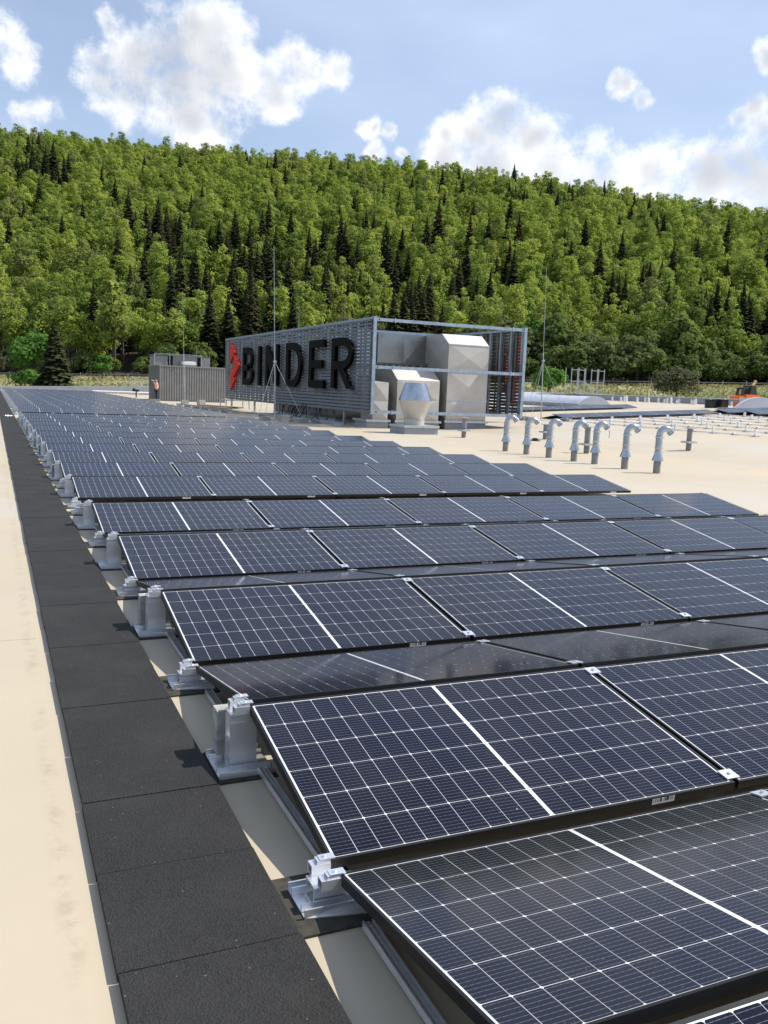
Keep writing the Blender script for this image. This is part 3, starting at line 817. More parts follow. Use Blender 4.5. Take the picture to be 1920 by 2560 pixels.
# flanged posts
def flanged_post(x, y, h, label, r=.085):
    z = rz_(x); t_ = thing('flanged_post', label, 'post', (x, y, z), 0, 'grey flanged posts on the roof')
    m = MB(); m.lathe([(r, -.01), (r, h)], 20); m.build('pipe', 'grey_plastic', t_, True)
    m = MB(); m.box(-.18, .18, -.18, .18, .24, .30); m.build('flange', 'zinc', t_)
    m = MB(); m.box(-.14, .14, -.14, .14, h, h + .02); m.build('cap', 'zinc', t_)
flanged_post(14.97, 27.88, .72, 'grey flanged post in front of the tall air duct')
flanged_post(15.2, 20.75, .78, 'grey flanged post between two bent vent pipes')
flanged_post(18.1, 27.2, .55, 'grey flanged post partly hidden by the third bent pipe')
flanged_post(19.4, 21.05, .70, 'grey flanged post standing alone on the right of the bent pipes')
dr = thing('roof_drain', 'small dark roof drain behind the bent pipes', 'drain', (17.2, 26.5, 0))
m = MB(); m.lathe([(.20, 0), (.20, .02), (.15, .025)], 20); m.build('collar', 'cable', dr, True)
m = MB(); m.lathe([(.12, .026), (.12, .08), (.06, .11)], 16); m.build('grate', 'cable', dr, True)

# ------------------------------------------------------------------ lightning rods
def rod(x, y, h, label, guys=2.7, blocks=True, z=0, lean=-.03, spread=1.25):
    t_ = thing('lightning_rod', label, 'lightning rod', (x, y, z), 0, 'slender lightning rods')
    m = MB(); m.tube([(0, 0, .05), (lean * h * .45, 0, h * .45)], .026, 8); m.build('mast', 'zinc', t_, True)
    m = MB(); m.tube([(lean * h * .45, 0, h * .45 - .05), (lean * h, 0, h)], [.014, .008], 6); m.build('tip', 'zinc', t_, True)
    if guys:
        for a in (95, 215, 335):
            p = (spread * math.cos(R(a)), spread * math.sin(R(a)), .22)
            m = MB(); m.tube([(lean * guys, 0, guys), p], .009, 6); m.build('leg', 'zinc', t_, True)
            if blocks:
                for q in range(2):
                    m = MB(); m.box(p[0] - .2, p[0] + .2, p[1] - .2, p[1] + .2, q * .1, q * .1 + .097); m.build('ballast', 'concrete', t_)
            m = MB(); m.tube([(0, 0, .05), (p[0], p[1], .21)], .015, 6); m.build('strut', 'zinc', t_, True)
        m = MB(); m.box(-.06 + lean * guys, .06 + lean * guys, -.06, .06, guys - .04, guys + .04); m.build('collar', 'zinc', t_)
    else:
        for q in range(2):
            m = MB(); m.box(-.25, .25, -.25, .25, q * .13, q * .13 + .125); m.build('ballast', 'concrete', t_)
    return t_
rod(10.76, 37.9, 7.75, 'tall lightning rod on a tripod in front of the sign letters')
rod(12.4, 66.8, 8.3, 'lightning rod rising in front of the grey ribbed cabin', 0)
rod(24.6, 37.2, 7.6, 'lightning rod on guy struts right of the sign frame', 3.05, True, rz_(24.6), -.03, 1.35)
m = MB(); m.tube([(19.8, 62, 0), (19.7, 62, 7.6)], [.02, .008], 6); tag(m.build('lightning_rod', 'zinc'), 'thin lightning rod rising behind the sign top edge', 'lightning rod', 'slender lightning rods')
boards([(13.3, 65.2, 0, .5, .5, .34, .2), (10.7, 70.1, 0, .8, .35, .2, -.2), (11.35, 38.3, 0, .55, .4, .32, .25)], 'concrete', 'concrete_block',
       ['concrete block on the roof right of the cabin rod', 'concrete block on the roof at the foot of the standing person', 'concrete block beside the tripod of the sign rod'], 'concrete block')

# ------------------------------------------------------------------ ribbed cabin with roof units
cb = thing('plant_cabin', 'grey cabin with vertical ribs standing left of the sign', 'cabin', (11.69, 73.7, 0))
CXa, CXb, CYa, CYb, CH = 11.69, 17.15, 73.7, 79.2, 2.93
m = MB(); m.box(CXa, CXb, CYa, CYb, .06, CH - .1); wpart(m, 'wall', 'cabin_dark', cb)
m = MB(); m.box(CXa - .03, CXb + .03, CYa - .10, CYb, CH - .098, CH); wpart(m, 'roof_trim', 'cabin_grey', cb)
m = MB(); m.box(CXa - .05, CXb + .05, CYa - .12, CYb, 0, .058); wpart(m, 'plinth', 'cabin_dark', cb)
m = MB(); m.box(CXa - .012, CXa + .14, CYa - .075, CYa - .002, .06, CH - .1); wpart(m, 'corner_trim', 'cabin_grey', cb)
m = MB(); m.box(CXb - .14, CXb + .012, CYa - .075, CYa - .002, .06, CH - .1); wpart(m, 'corner_trim', 'cabin_grey', cb)
nr_ = 25; wd = (CXb - CXa - .3) / nr_
m = MB(); m.prism([(0, 0), (wd * .18, -.07), (wd * .74, -.07), (wd * .92, 0)], 'z', .065, CH - .102); me = m.mesh('rib', 'cabin_grey')
for k in range(nr_):
    o = link('rib', me, cb); o.location = (.15 + k * wd, -.002, 0)
m = MB(); m.tube([(12.7, CYa - .09, 2.62), (12.7, CYa - .06, 2.62)], .09, 14); wpart(m, 'vent', 'cabin_dark', cb)
hv = thing('rooftop_unit', 'grey ventilation unit with open bay on top of the ribbed cabin', 'ventilation unit', (11.5, 75.2, CH))
for a in ((0, 1.1, 0, 2.4, 0, .80), (1.55, 3.6, .1, 2.4, 0, .86), (3.95, 4.75, .3, 2.4, 0, .80)):
    m = MB(); m.box(*a); m.build('casing', 'cabin_grey', hv)
m = MB(); m.box(-.05, 4.2, -.05, 2.45, .862, .90); m.build('lid', 'parapet', hv)
for x in (0, 1.25, 2.4, 3.9):
    m = MB(); m.tube([(x, -.09, 0), (x, -.09, .95)], .03, 6); m.build('upright', 'zinc', hv)
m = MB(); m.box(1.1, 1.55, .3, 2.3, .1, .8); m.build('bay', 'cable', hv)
m = MB(); m.box(0, .05, -.115, -.065, 0, .02); m.box(0, 4.0, -.11, -.07, .955, .985); m.build('top_rail', 'zinc', hv)
dm = thing('roof_dome', 'white rounded roof hatch on top of the ribbed cabin', 'roof hatch', (14.2, 74.4, CH))
m = MB(); m.box(-.55, .55, -.4, .4, 0, .12); m.build('curb', 'cabin_grey', dm)
m = MB()
pr_ = [(-.55, .121), (.55, .121), (.55, .30), (.46, .39), (.2, .42), (-.2, .42), (-.46, .39), (-.55, .30)]
m.prism(pr_, 'y', -.4, .4); m.build('dome', 'white_plastic', dm)
for x, h, lb in ((15.2, 1.85, 'thin antenna rod on the cabin roof beside the hatch'), (16.3, 1.3, 'shorter thin rod on the right end of the cabin roof')):
    m = MB(); m.tube([(x, 76, CH), (x, 76, CH + h)], [.018, .008], 6); tag(m.build('antenna', 'zinc'), lb, 'antenna')
# guard rail and small things on the far roof edge
gr = thing('guard_rail', 'galvanised guard rail on the far parapet left of the cabin', 'guard rail', (12.9, 100, .8))
for k in range(9):
    m = MB(); m.tube([(k * .28, 0, 0), (k * .28, 0, 1.1)], .022, 6); m.build('baluster', 'zinc', gr)
for z in (.15, .6, 1.1):
    m = MB(); m.box(-.03, 2.3, -.03, .03, z, z + .05); m.build('rail', 'zinc', gr)
m = MB(); m.box(-.05, 2.35, -.05, .05, -.80, .0); m.build('base', 'parapet', gr)
pp = thing('roof_pipe', 'long pale pipe on short stands along the far roof', 'pipe', (9.6, 96, 0))
m = MB(); m.tube([(-1, 0, .32), (5, 0, .32)], .07, 10); m.build('pipe', 'white_metal', pp, True)
for x in (-.5, 1.6, 3.6):
    m = MB(); m.box(x - .05, x + .05, -.05, .05, 0, .42); m.build('stand', 'white_metal', pp)
bx_ = thing('valve_stand', 'dark valve on a stand beside the left wall of the cabin', 'valve', (11.3, 84, 0))
m = MB(); m.tube([(0, 0, 0), (0, 0, .55)], .06, 8); m.build('stand', 'cable', bx_)
m = MB(); m.box(-.35, .25, -.12, .12, .551, .75); m.tube([(-.2, 0, .75), (-.2, 0, .86)], .12, 10); m.build('body', 'cable', bx_)

# ------------------------------------------------------------------ the person drinking by the cabin
def skinned(name, verts, edges, radii, mat, parent, sub=2):
    me = bpy.data.meshes.new(name); me.from_pydata(verts, edges, []); me.materials.append(MATS[mat])
    o = link(name, me, parent)
    md = o.modifiers.new('skin', 'SKIN'); md.use_smooth_shade = True
    me.skin_vertices.new() if not me.skin_vertices else None
    for i, r in enumerate(radii):
        r = r if isinstance(r, tuple) else (r, r); me.skin_vertices[0].data[i].radius = r
    me.skin_vertices[0].data[0].use_root = True
    s = o.modifiers.new('sub', 'SUBSURF'); s.levels = sub; s.render_levels = sub
    return o
pe = thing('person', 'man in a pink shirt and black trousers drinking beside the grey cabin', 'person', (11.36, 73.25, 0), R(8))
# local: faces -x ; y is to his left/right
V = [(0, 0, .96), (.005, 0, 1.12), (.01, 0, 1.30), (0, 0, 1.44), (-.01, 0, 1.52), (-.02, 0, 1.60), (-.035, 0, 1.68), (-.03, 0, 1.735),
     (.0, .09, .90), (.01, .10, .50), (.03, .10, .09), (-.09, .11, .05), (.0, -.09, .90), (-.03, -.10, .50), (.0, -.11, .09), (-.12, -.12, .05),
     (0, .17, 1.40), (.05, .22, 1.13), (-.02, .23, .90), (-.04, .23, .82),
     (0, -.17, 1.40), (-.12, -.23, 1.19), (-.22, -.10, 1.42), (-.245, -.06, 1.50), (-.11, 0, 1.615),
     (-.05, .245, .755), (-.03, .215, .75), (-.015, .23, .75), (-.06, .21, .79), (-.285, -.045, 1.535), (-.28, -.02, 1.525), (-.275, -.07, 1.54), (-.23, -.02, 1.54)]
E_ = [(0, 1), (1, 2), (2, 3), (3, 4), (4, 5), (5, 6), (6, 7), (0, 8), (8, 9), (9, 10), (10, 11), (0, 12), (12, 13), (13, 14), (14, 15), (3, 16), (16, 17), (17, 18), (18, 19),
      (3, 20), (20, 21), (21, 22), (22, 23), (5, 24), (19, 25), (19, 26), (19, 27), (19, 28), (23, 29), (23, 30), (23, 31), (23, 32)]
RA = [(.13, .16), (.12, .15), (.13, .17), (.10, .12), .055, .085, .095, .07, .085, .06, .042, .035, .085, .06, .042, .035, .06, .042, .032, .036, .06, .042, .032, .036, .02] + [.010] * 8
skinned('body', V, E_, RA, 'skin', pe)
tv = [(0, 0, .98), (.005, 0, 1.12), (.01, 0, 1.30), (0, 0, 1.43), (0, .17, 1.40), (.03, .20, 1.24), (0, -.17, 1.40), (-.07, -.205, 1.28)]
skinned('shirt', tv, [(0, 1), (1, 2), (2, 3), (3, 4), (4, 5), (3, 6), (6, 7)], [(.145, .175), (.14, .17), (.15, .185), (.11, .13), .078, .07, .078, .07], 'shirt', pe)
lv = [(0, 0, .97), (.0, .09, .88), (.01, .10, .50), (.03, .10, .10), (.0, -.09, .88), (-.03, -.10, .50), (.0, -.11, .10)]
skinned('trousers', lv, [(0, 1), (1, 2), (2, 3), (0, 4), (4, 5), (5, 6)], [(.135, .165), .10, .075, .06, .10, .075, .06], 'trousers', pe)
skinned('hair', [(.01, 0, 1.70), (.0, 0, 1.755)], [(0, 1)], [.098, .085], 'hair', pe)
for y, x in ((.10, .0), (-.115, -.03)):
    m = MB(); m.prism([(x + .08, .0), (x - .16, .0), (x - .17, .05), (x - .05, .10), (x + .08, .10)], 'y', y - .05, y + .05); m.build('shoe', 'trousers', pe)
bt = thing('water_bottle', 'clear plastic bottle held to the mouth of the drinking man', 'bottle', (11.36 - .16, 73.2, 1.60), 0)
Mx = Matrix.Rotation(R(-75), 4, 'Y')
m = MB(); m.lathe([(.035, .07), (.038, .10), (.038, .24), (.03, .26)], 14, Mx); m.build('body', 'bottle', bt, True)
m = MB(); m.lathe([(.012, 0), (.014, .03), (.034, .069)], 12, Mx); m.build('neck', 'bottle', bt, True)

# ------------------------------------------------------------------ unfinished array and skylights on the right-hand roof slope
SA = math.atan(SLOPE)
def rpanel(x, y, away, lab):
    return panel(x, y, rz_(x) + ZL, away, lab, 'solar panels on the right-hand roof slope', False, False, SA, True)
YR = [33.13, 35.315, 37.5, 39.685, 41.87, 44.055, 46.24, 48.425]
for c in range(6):
    rpanel(26.2 + c * PITCH, 37.5, False, f'{ordn(c + 1)} panel from the left in the long low row behind the bent pipes')
    rpanel(26.2 + c * PITCH, 37.5 + 2 * WC + .055, True, f'{ordn(c + 1)} panel from the left, away side of the long low row behind the bent pipes')
for c in range(6):
    rpanel(27.6 + c * PITCH, 46.24, False, f'{ordn(c + 1)} panel from the left in the far row below the domed skylight')
    rpanel(27.6 + c * PITCH, 46.24 + 2 * WC + .055, True, f'{ordn(c + 1)} panel, away side, in the far row below the domed skylight')
for q, yb in enumerate((33.13, 35.315, 37.5)):
    for c in range(3):
        nm = ['front', 'middle', 'rear'][q]
        if q < 2 or c >= 0:
            rpanel(37.5 + c * PITCH, yb, False, f'{COLS[c] if c < 2 else "third"} panel of the {nm} small tent at the right edge, near side')
            rpanel(37.5 + c * PITCH, yb + 2 * WC + .055, True, f'{COLS[c] if c < 2 else "third"} panel of the {nm} small tent at the right edge, far side')
for ix in range(7):
    x = 25.8 + ix * PITCH
    rail(x, 24.2, 37.3, f'{ordn(ix + 1)} bare mounting rail from the left on the right-hand roof', rz_(x) + .02, 'bare mounting rails on the right')
    for q in range(6):
        y = 24.3 + q * PER
        tall_support(y + .06, f'{ordn(q + 1)} tall bare support on the {ordn(ix + 1)} bare rail', False, rz_(x), x, False, 'bare supports on the right-hand roof')
        low_support(y + PER / 2 + .06, f'{ordn(q + 1)} low bare foot on the {ordn(ix + 1)} bare rail', rz_(x), x, False, True, 'bare supports on the right-hand roof')
def vault(x0, x1, y0, y1, zc, h, label, bay=1.25):
    t_ = thing('skylight', label, 'skylight', ((x0 + x1) / 2, y0, rz_((x0 + x1) / 2) - .05))
    w = x1 - x0; r_ = (w * w / 4 + h * h) / (2 * h); n = 16; a0 = math.asin(min(1, w / 2 / r_))
    zb = zc - t_.location.z
    arc = [(r_ * math.sin(-a0 + 2 * a0 * k / n), zb + r_ * math.cos(-a0 + 2 * a0 * k / n) - (r_ - h)) for k in range(n + 1)]
    m = MB(); m.box(-w / 2 - .06, w / 2 + .06, -.06, y1 - y0 + .06, 0, zb - .002); m.build('curb', 'parapet', t_)
    m = MB(); m.prism(arc[::-1], 'y', .0, .03); m.build('end_panel', 'skylight', t_)
    nb = int((y1 - y0 - .1) / bay)
    mb_ = MB(); vs = [(q[0], .0, q[1]) for q in arc] + [(q[0], bay - .06, q[1]) for q in arc]
    mb_.add(vs, [(i, i + 1, n + 2 + i, n + 1 + i) for i in range(n)]); me_ = mb_.mesh('glazing', 'skylight', True, 60)
    mr_ = MB(); sc_ = 1.018
    ar2 = [(q[0] * sc_, (q[1] - zb) * sc_ + zb + .012) for q in arc]
    mr_.prism([(q[0], q[1]) for q in ar2] + [(q[0], q[1] - .03) for q in arc[::-1]], 'y', 0, .07); mer = mr_.mesh('rib', 'parapet_light')
    for k in range(nb):
        o = link('glazing', me_, t_); o.location = (0, .08 + k * bay, 0)
        o = link('rib', mer, t_); o.location = (0, .02 + k * bay, 0)
    o = link('rib', mer, t_); o.location = (0, .02 + nb * bay, 0)
    return t_
vault(36.2, 39.0, 50.0, 60, 1.20, .54, 'grey barrel-vault skylight in the middle of the right-hand roof')
vault(43.8, 47.3, 68, 88, 1.42, .52, 'farther grey barrel-vault skylight just right of the sign frame')
vault(41.1, 45.2, 40.6, 41.9, 1.38, .70, 'barrel-vault skylight cut off by the right edge of the view')
m = MB(); m.box(44.3, 46.5, 42.1, 43.4, 1.2, 2.05)
tag(m.build('skylight_flap', 'parapet_light'), 'grey smoke vent box on the skylight at the right edge', 'vent box')
# scaffold crossing over the parapet
def scaffold(x, y, z, lab, stairs):
    t_ = thing('scaffold_frame', lab, 'scaffold', (x, y, z), 0, 'scaffold frames over the parapet')
    for a in (0, .66, .78, 1.42):
        m = MB(); m.tube([(a, 0, 0), (a, 0, 2.3)], .035, 8); m.build('post', 'zinc', t_, True)
    for z_ in (.02, 1.05, 2.1):
        for a in ((.03, .63), (.81, 1.39)):
            m = MB(); m.box(a[0], a[1], -.03, .03, z_, z_ + .05); m.build('rail', 'zinc', t_)
    m = MB(); m.box(-.1, 1.6, .0, .9, -.08, .0); m.build('platform', 'yellow_wood', t_)
    for a in (0, 1.42):
        m = MB(); m.tube([(a, .9, 0), (a, .9, 2.3)], .035, 8); m.build('post', 'zinc', t_, True)
    if stairs:
        m = MB(); m.tube([(1.5, -.1, 1.1), (2.4, -.6, -.3)], .03, 6); m.build('handrail', 'zinc', t_)
        m = MB(); m.tube([(1.5, -.1, .1), (2.2, -.6, -.7)], .04, 6); m.build('stringer', 'zinc', t_)
scaffold(47.0, 66, 1.98, 'left scaffold frame with ladder above the domed skylight', True)
scaffold(49.2, 66, 1.98, 'right scaffold frame above the domed skylight', False)
# things by the right-hand parapet
for k, (x, y) in enumerate(((43.3, 44.9), (44.0, 44.6))):
    m = MB(); m.box(-.3, .3, -.25, .25, 0, .52); m.box(-.32, .32, -.27, .27, .52, .56); o = m.build('crate', 'cable'); o.location = (x, y, rz_(x)); tag(o, ['left black crate before the far parapet on the right', 'right black crate before the far parapet on the right'][k], 'crate')
for k, (x, y, c_, lab) in enumerate(((44.8, 44.2, 'orange_paint', 'orange bucket near the black crates'), (45.6, 43.6, 'blue_plastic', 'blue bucket right of the orange bucket'))):
    m = MB(); m.lathe([(.13, 0), (.17, .36), (.18, .38)], 18); o = m.build('bucket', c_, None, True); o.location = (x, y, rz_(x)); tag(o, lab, 'bucket')
rp = random.Random(9)
for k in range(22):
    y = 46.5 + k * .62 + rp.uniform(-.15, .15); x = 47.2 - rp.uniform(0, 1.2)
    m = MB(); h = rp.uniform(.28, .5)
    m.box(-.11, .11, -.13, .13, 0, .03); m.prism([(-.05, .031), (.05, .031), (.035, h), (-.035, h)], 'x', -.06, .06); m.box(-.08, .08, -.08, -.05, .03, h * .8)
    o = m.build('spare_support', 'white_metal'); o.location = (x, y, rz_(x)); o.rotation_euler = (0, 0, rp.uniform(0, 3)); tag(o, 'bright spare support bracket stored along the far parapet', 'bracket', 'spare brackets stored along the parapet')
# loader machine beyond the roof edge
ld = thing('loader', 'orange and black loader with raised arm beyond the right parapet', 'loader', (60.6, 60, 1.2), R(6))
m = MB(); m.box(.1, 1.0, -.5, .5, .75, 1.15); m.prism([(.1, .75), (.0, .9), (.0, 1.1), (.1, 1.15)], 'y', -.45, .45); m.build('bucket', 'orange_paint', ld)
m = MB(); m.box(.9, 2.7, -.6, .6, .72, 1.3); m.build('chassis', 'orange_paint', ld)
m = MB(); m.prism([(.6, 1.25), (.75, 1.9), (2.0, 2.0), (2.0, 1.85), (.95, 1.75), (.8, 1.25)], 'y', -.35, -.2); m.build('arm', 'cable', ld)
m = MB(); m.prism([(.6, 1.25), (.75, 1.9), (2.0, 2.0), (2.0, 1.85), (.95, 1.75), (.8, 1.25)], 'y', .2, .35); m.build('arm', 'cable', ld)
m = MB(); m.prism([(1.6, 1.3), (1.7, 2.1), (2.3, 2.15), (2.6, 1.3)], 'y', -.45, .45); m.build('cab', 'cable', ld)
m = MB(); m.tube([(2.35, 0, 2.1), (2.6, 0, 2.35), (2.75, 0, 2.6)], .14, 8); m.build('boom', 'yellow_wood', ld)
for x in (.6, 2.2):
    for ya, yb, yr in ((-.7, -.45, -.705), (.45, .7, .705)):
        m = MB(); m.tube([(x, ya, .35), (x, yb, .35)], .38, 20); wh = m.build('wheel', 'cable', ld)
        m = MB(); m.tube([(x, yr - .004, .35), (x, yr + .004, .35)], .2, 16); m.build('rim', 'orange_paint', wh)
m = MB(); m.box(-1.2, 4, -1.4, 1.4, -9.5, -.03); o = m.build('loading_platform', 'concrete'); o.location = (60.6, 60, 1.2); struct(o)
# scrap of white sheeting left on the mats
m = MB(); rs = random.Random(2)
for k in range(6):
    f = k / 5
    m.v += [(-.14 + .28 * f, -.4 + .14 * math.sin(k * 2), .002 + .03 * (k % 2)), (-.10 + .26 * f, .45 + .2 * math.sin(k * 1.3), .006 + .025 * ((k + 1) % 2))]
for k in range(5): m.f.append((2 * k, 2 * k + 2, 2 * k + 3, 2 * k + 1))
o = m.build('plastic_sheet', 'white_plastic'); o.location = (-.40, 37.0, .035); tag(o, 'crumpled white plastic sheet lying on the walkway mats', 'sheet')

# ------------------------------------------------------------------ trees
def quads_to_mesh(name, V, mats, midx=None, tone=None):
    V = np.asarray(V, dtype=np.float32).reshape(-1, 3); n = len(V) // 4
    me = bpy.data.meshes.new(name); me.vertices.add(len(V)); me.vertices.foreach_set('co', V.ravel())
    me.loops.add(4 * n); me.loops.foreach_set('vertex_index', np.arange(4 * n, dtype=np.int32))
    me.polygons.add(n); me.polygons.foreach_set('loop_start', np.arange(0, 4 * n, 4, dtype=np.int32))
    for q in mats: me.materials.append(MATS[q])
    if midx is not None: me.polygons.foreach_set('material_index', np.asarray(midx, dtype=np.int32))
    me.update(calc_edges=True)
    if tone is not None:
        at = me.attributes.new('tone', 'FLOAT', 'FACE'); at.data.foreach_set('value', np.asarray(tone, dtype=np.float32))
    return me
def leaf_quads(rng, P, N, size):
    n = len(P)
    N = N + rng.normal(0, .33, (n, 3)); N /= np.linalg.norm(N, axis=1)[:, None] + 1e-9
    a = rng.normal(0, 1, (n, 3)); U = np.cross(N, a); U /= np.linalg.norm(U, axis=1)[:, None] + 1e-9
    Vv = np.cross(N, U)
    s = size * rng.uniform(.55, 1.25, (n, 1)); s2 = s * rng.uniform(.45, .9, (n, 1))
    j = lambda: rng.uniform(.6, 1.2, (n, 1))
    return np.stack([P - U * s * j(), P - Vv * s2 * j() + N * s * .15, P + U * s * j(), P + Vv * s2 * j() + N * s * .15], 1)
def broadleaf(seed, H=20., rad=4.3, base=.28, lobes=20, per=42, size=.62, lobe=(1.3, 2.2)):
    rng = np.random.default_rng(seed); P = []; N = []
    zc = H * (base + 1) / 2; hh = H * (1 - base) / 2
    for i in range(lobes):
        d = rng.normal(0, 1, 3); d /= np.linalg.norm(d)
        if d[2] < -.3: d[2] *= -.6
        k = rng.uniform(.35, .86)
        c = np.array([d[0] * rad * k, d[1] * rad * k, zc + d[2] * hh * rng.uniform(.55, .88)])
        r = rng.uniform(*lobe) * (1.15 - .35 * max(0, d[2]))
        q = rng.normal(0, 1, (per, 3)); q[:, 2] = np.abs(q[:, 2]) * np.where(rng.random(per) < .72, 1, -1); q /= np.linalg.norm(q, axis=1)[:, None]
        rr = r * rng.uniform(.55, 1.12, (per, 1)) * np.array([1, 1, .85])
        P.append(c + q * rr); N.append(q * .8 + d * .35 + np.array([0, 0, .25]))
    return leaf_quads(rng, np.concatenate(P), np.concatenate(N), size)
def conifer(seed, H=22., rad=3.0, tiers=17, size=.5):
    rng = np.random.default_rng(seed); Q = []
    for i in range(tiers):
        f = i / (tiers - 1); z = H * (.08 + .92 * f); r = rad * (1 - f) ** .85 + .12
        nb = int(9 + 17 * (1 - f))
        for k in range(nb):
            a = 2 * PI * (k + rng.random()) / nb; l = r * rng.uniform(.72, 1.12); dr = -.26 - .2 * rng.random()
            w = .17 * l + .16; d = np.array([math.cos(a), math.sin(a), 0]); s = np.array([-math.sin(a), math.cos(a), 0])
            z0 = z + rng.uniform(-.55, .55) * H / 22; p0 = d * .08 * l + np.array([0, 0, z0 + .25])
            p1 = d * l * .6 + s * w + np.array([0, 0, z0 + dr * l * .65 - .1]); p2 = d * l + np.array([0, 0, z0 + dr * l + rng.uniform(-.1, .25)]); p3 = d * l * .6 - s * w + np.array([0, 0, z0 + dr * l * .65 - .1])
            Q.append([p0, p1, p2, p3])
            m_ = d * l * .55 + np.array([0, 0, z0 + dr * l * .5]); Q.append([m_, m_ + s * w * .7 - np.array([0, 0, .55]), m_ + d * l * .35 - np.array([0, 0, .5 + .2 * rng.random()]), m_ - s * w * .7 - np.array([0, 0, .55])])
    top = np.array([0, 0, H + .5]); Q.append([top, np.array([.15, 0, H - .7]), np.array([0, .1, H - .9]), np.array([-.15, 0, H - .7])])
    return np.array(Q)
def trunk_mesh(H, r, seed, conif=False):
    rng = random.Random(seed); m = MB(); bend = [(rng.uniform(-.25, .25) * f * (0 if conif else 1), rng.uniform(-.25, .25) * f * (0 if conif else 1), H * f) for f in (0, .2, .45, .7, .9)]
    bend[0] = (0, 0, -.8); m.tube(bend, [r, r * .85, r * .6, r * .35, r * .12], 7)
    if not conif:
        for k in range(7):
            a = rng.uniform(0, 2 * PI); z = H * rng.uniform(.3, .65); l = H * .16
            m.tube([(0, 0, z), (l * .5 * math.cos(a), l * .5 * math.sin(a), z + l * .5), (l * math.cos(a), l * math.sin(a), z + l * 1.1)], [r * .4, r * .25, r * .08], 5)
    return m.mesh('trunk', 'bark', True, 60)
BV = [broadleaf(10 + i, 17 + 1.5 * i, 3.7 + .22 * i, .02, 40, 52, .36, (1.0, 1.75)) for i in range(6)]
CV = [conifer(40 + i, 20 + 1.6 * i, 4.3 + .35 * i, 26) for i in range(4)]
BM = [(quads_to_mesh('crown', q, ['beech_leaf']), trunk_mesh(18 + 1.4 * i, .26, i)) for i, q in enumerate(BV)]
CM = [(quads_to_mesh('crown', q, ['spruce_leaf']), trunk_mesh(20 + 1.6 * i, .24, 60 + i, True)) for i, q in enumerate(CV)]
# scatter over the hill, nearest first
rt = np.random.default_rng(5)
spots = []
s = 166.
while s < 446:
    half = s * .50 + 26; t_ = -half + rt.uniform(0, 4)
    while t_ < half:
        spots.append((s + rt.uniform(-2.6, 2.6), t_ + rt.uniform(-1.9, 1.9))); t_ += 4.5 + rt.uniform(-.7, .7)
    s += 4.9
def conif_prob(s, t):
    u = (s - 166) / 270.; q = t / s
    n = math.sin(t * .050 + 1.3) * math.cos(s * .043 + t * .017) + .55 * math.sin(t * .093 + s * .081)
    p = .035 + .80 * max(0., n - .50)
    if u < .34 and -.33 < q < .14: p += .62 * max(0., math.sin((q + .33) / .47 * PI)) ** .5 * (1 - u * 1.4)
    if u < .4 and q > .2: p += .10
    if u > .8: p *= .12
    return max(.01, min(.85, p))
ZONES = [(-.405, 'above the round fresh green tree'), (-.36, 'above the dark bank spruce'), (-.30, 'left of the grey cabin'), (-.245, 'above the grey cabin'), (-.19, 'above the red arrow'), (-.13, 'above the letters IN'), (-.07, 'above the letters ER'),
         (.0, 'above the bent dark duct'), (.08, 'above the tall duct'), (.145, 'above the right sign corner'), (.20, 'behind the right lightning rod'), (.26, 'above the scaffold frames'), (.33, 'left of the grey willow'), (.40, 'right of the grey willow'), (9, 'at the right edge')]
spots.sort()
allt = []
for (s, t_) in spots:
    sp = rt.random() < conif_prob(s, t_)
    sc_ = (rt.uniform(.56, .86) if s < 405 else rt.uniform(.66, .78)) * (1 if not sp else rt.uniform(.85, 1.1)); x, y = st_world(s, t_)
    allt.append((s, t_, sp, sc_, x, y, ground(s, t_) - .3, rt.uniform(0, 2 * PI), int(rt.integers(0, 4 if sp else 6)), rt.random()))
NI = 290
buckets = {}
for q in allt[:NI]:
    zone = next(zn for lim, zn in ZONES if q[1] / q[0] < lim)
    band = 'at the foot of' if q[0] < 170 else 'just inside' if q[0] < 178 else 'low on' if q[0] < 188 else 'a little way up'
    buckets.setdefault(('dark spruce' if q[2] else 'light green beech', band, zone), []).append(q)
for (kind, band, zone), qs in buckets.items():
    qs.sort(key=lambda q: q[1] / q[0])
    for i, (s, t_, sp, sc_, x, y, z, a, k, tn) in enumerate(qs):
        lb = (f'{ordn(i + 1)} ' if len(qs) > 1 else '') + f'{kind} {band} the wood {zone}'
        o = thing('spruce_tree' if sp else 'beech_tree', lb, 'tree', (x, y, z), a, f'{kind} trees along the foot of the wood')
        o.scale = (sc_, sc_, sc_)
        cm, tr = (CM if sp else BM)[k]
        link('crown', cm, o); link('trunk', tr, o)
proto = bpy.data.collections.new('forest_kinds')
for k in range(10):
    po = bpy.data.objects.new(f'forest_kind_{k:02d}', (BM[k][0] if k < 6 else CM[k - 6][0])); proto.objects.link(po)
rest = allt[NI:]
pm = bpy.data.meshes.new('forest'); pm.from_pydata([(q[4], q[5], q[6]) for q in rest], [], [])
for nm, ty, vals in (('turn', 'FLOAT', [q[7] for q in rest]), ('size', 'FLOAT', [q[3] for q in rest]), ('kind', 'INT', [q[8] + (6 if q[2] else 0) for q in rest])):
    at = pm.attributes.new(nm, ty, 'POINT'); at.data.foreach_set('value', vals)
fo = link('forest', pm); stuff(tag(fo, 'mixed wood of beech and spruce covering the upper hillside', 'forest'))
ng = bpy.data.node_groups.new('forest', 'GeometryNodeTree')
ng.interface.new_socket('Geometry', in_out='INPUT', socket_type='NodeSocketGeometry'); ng.interface.new_socket('Geometry', in_out='OUTPUT', socket_type='NodeSocketGeometry')
gi, go = ng.nodes.new('NodeGroupInput'), ng.nodes.new('NodeGroupOutput')
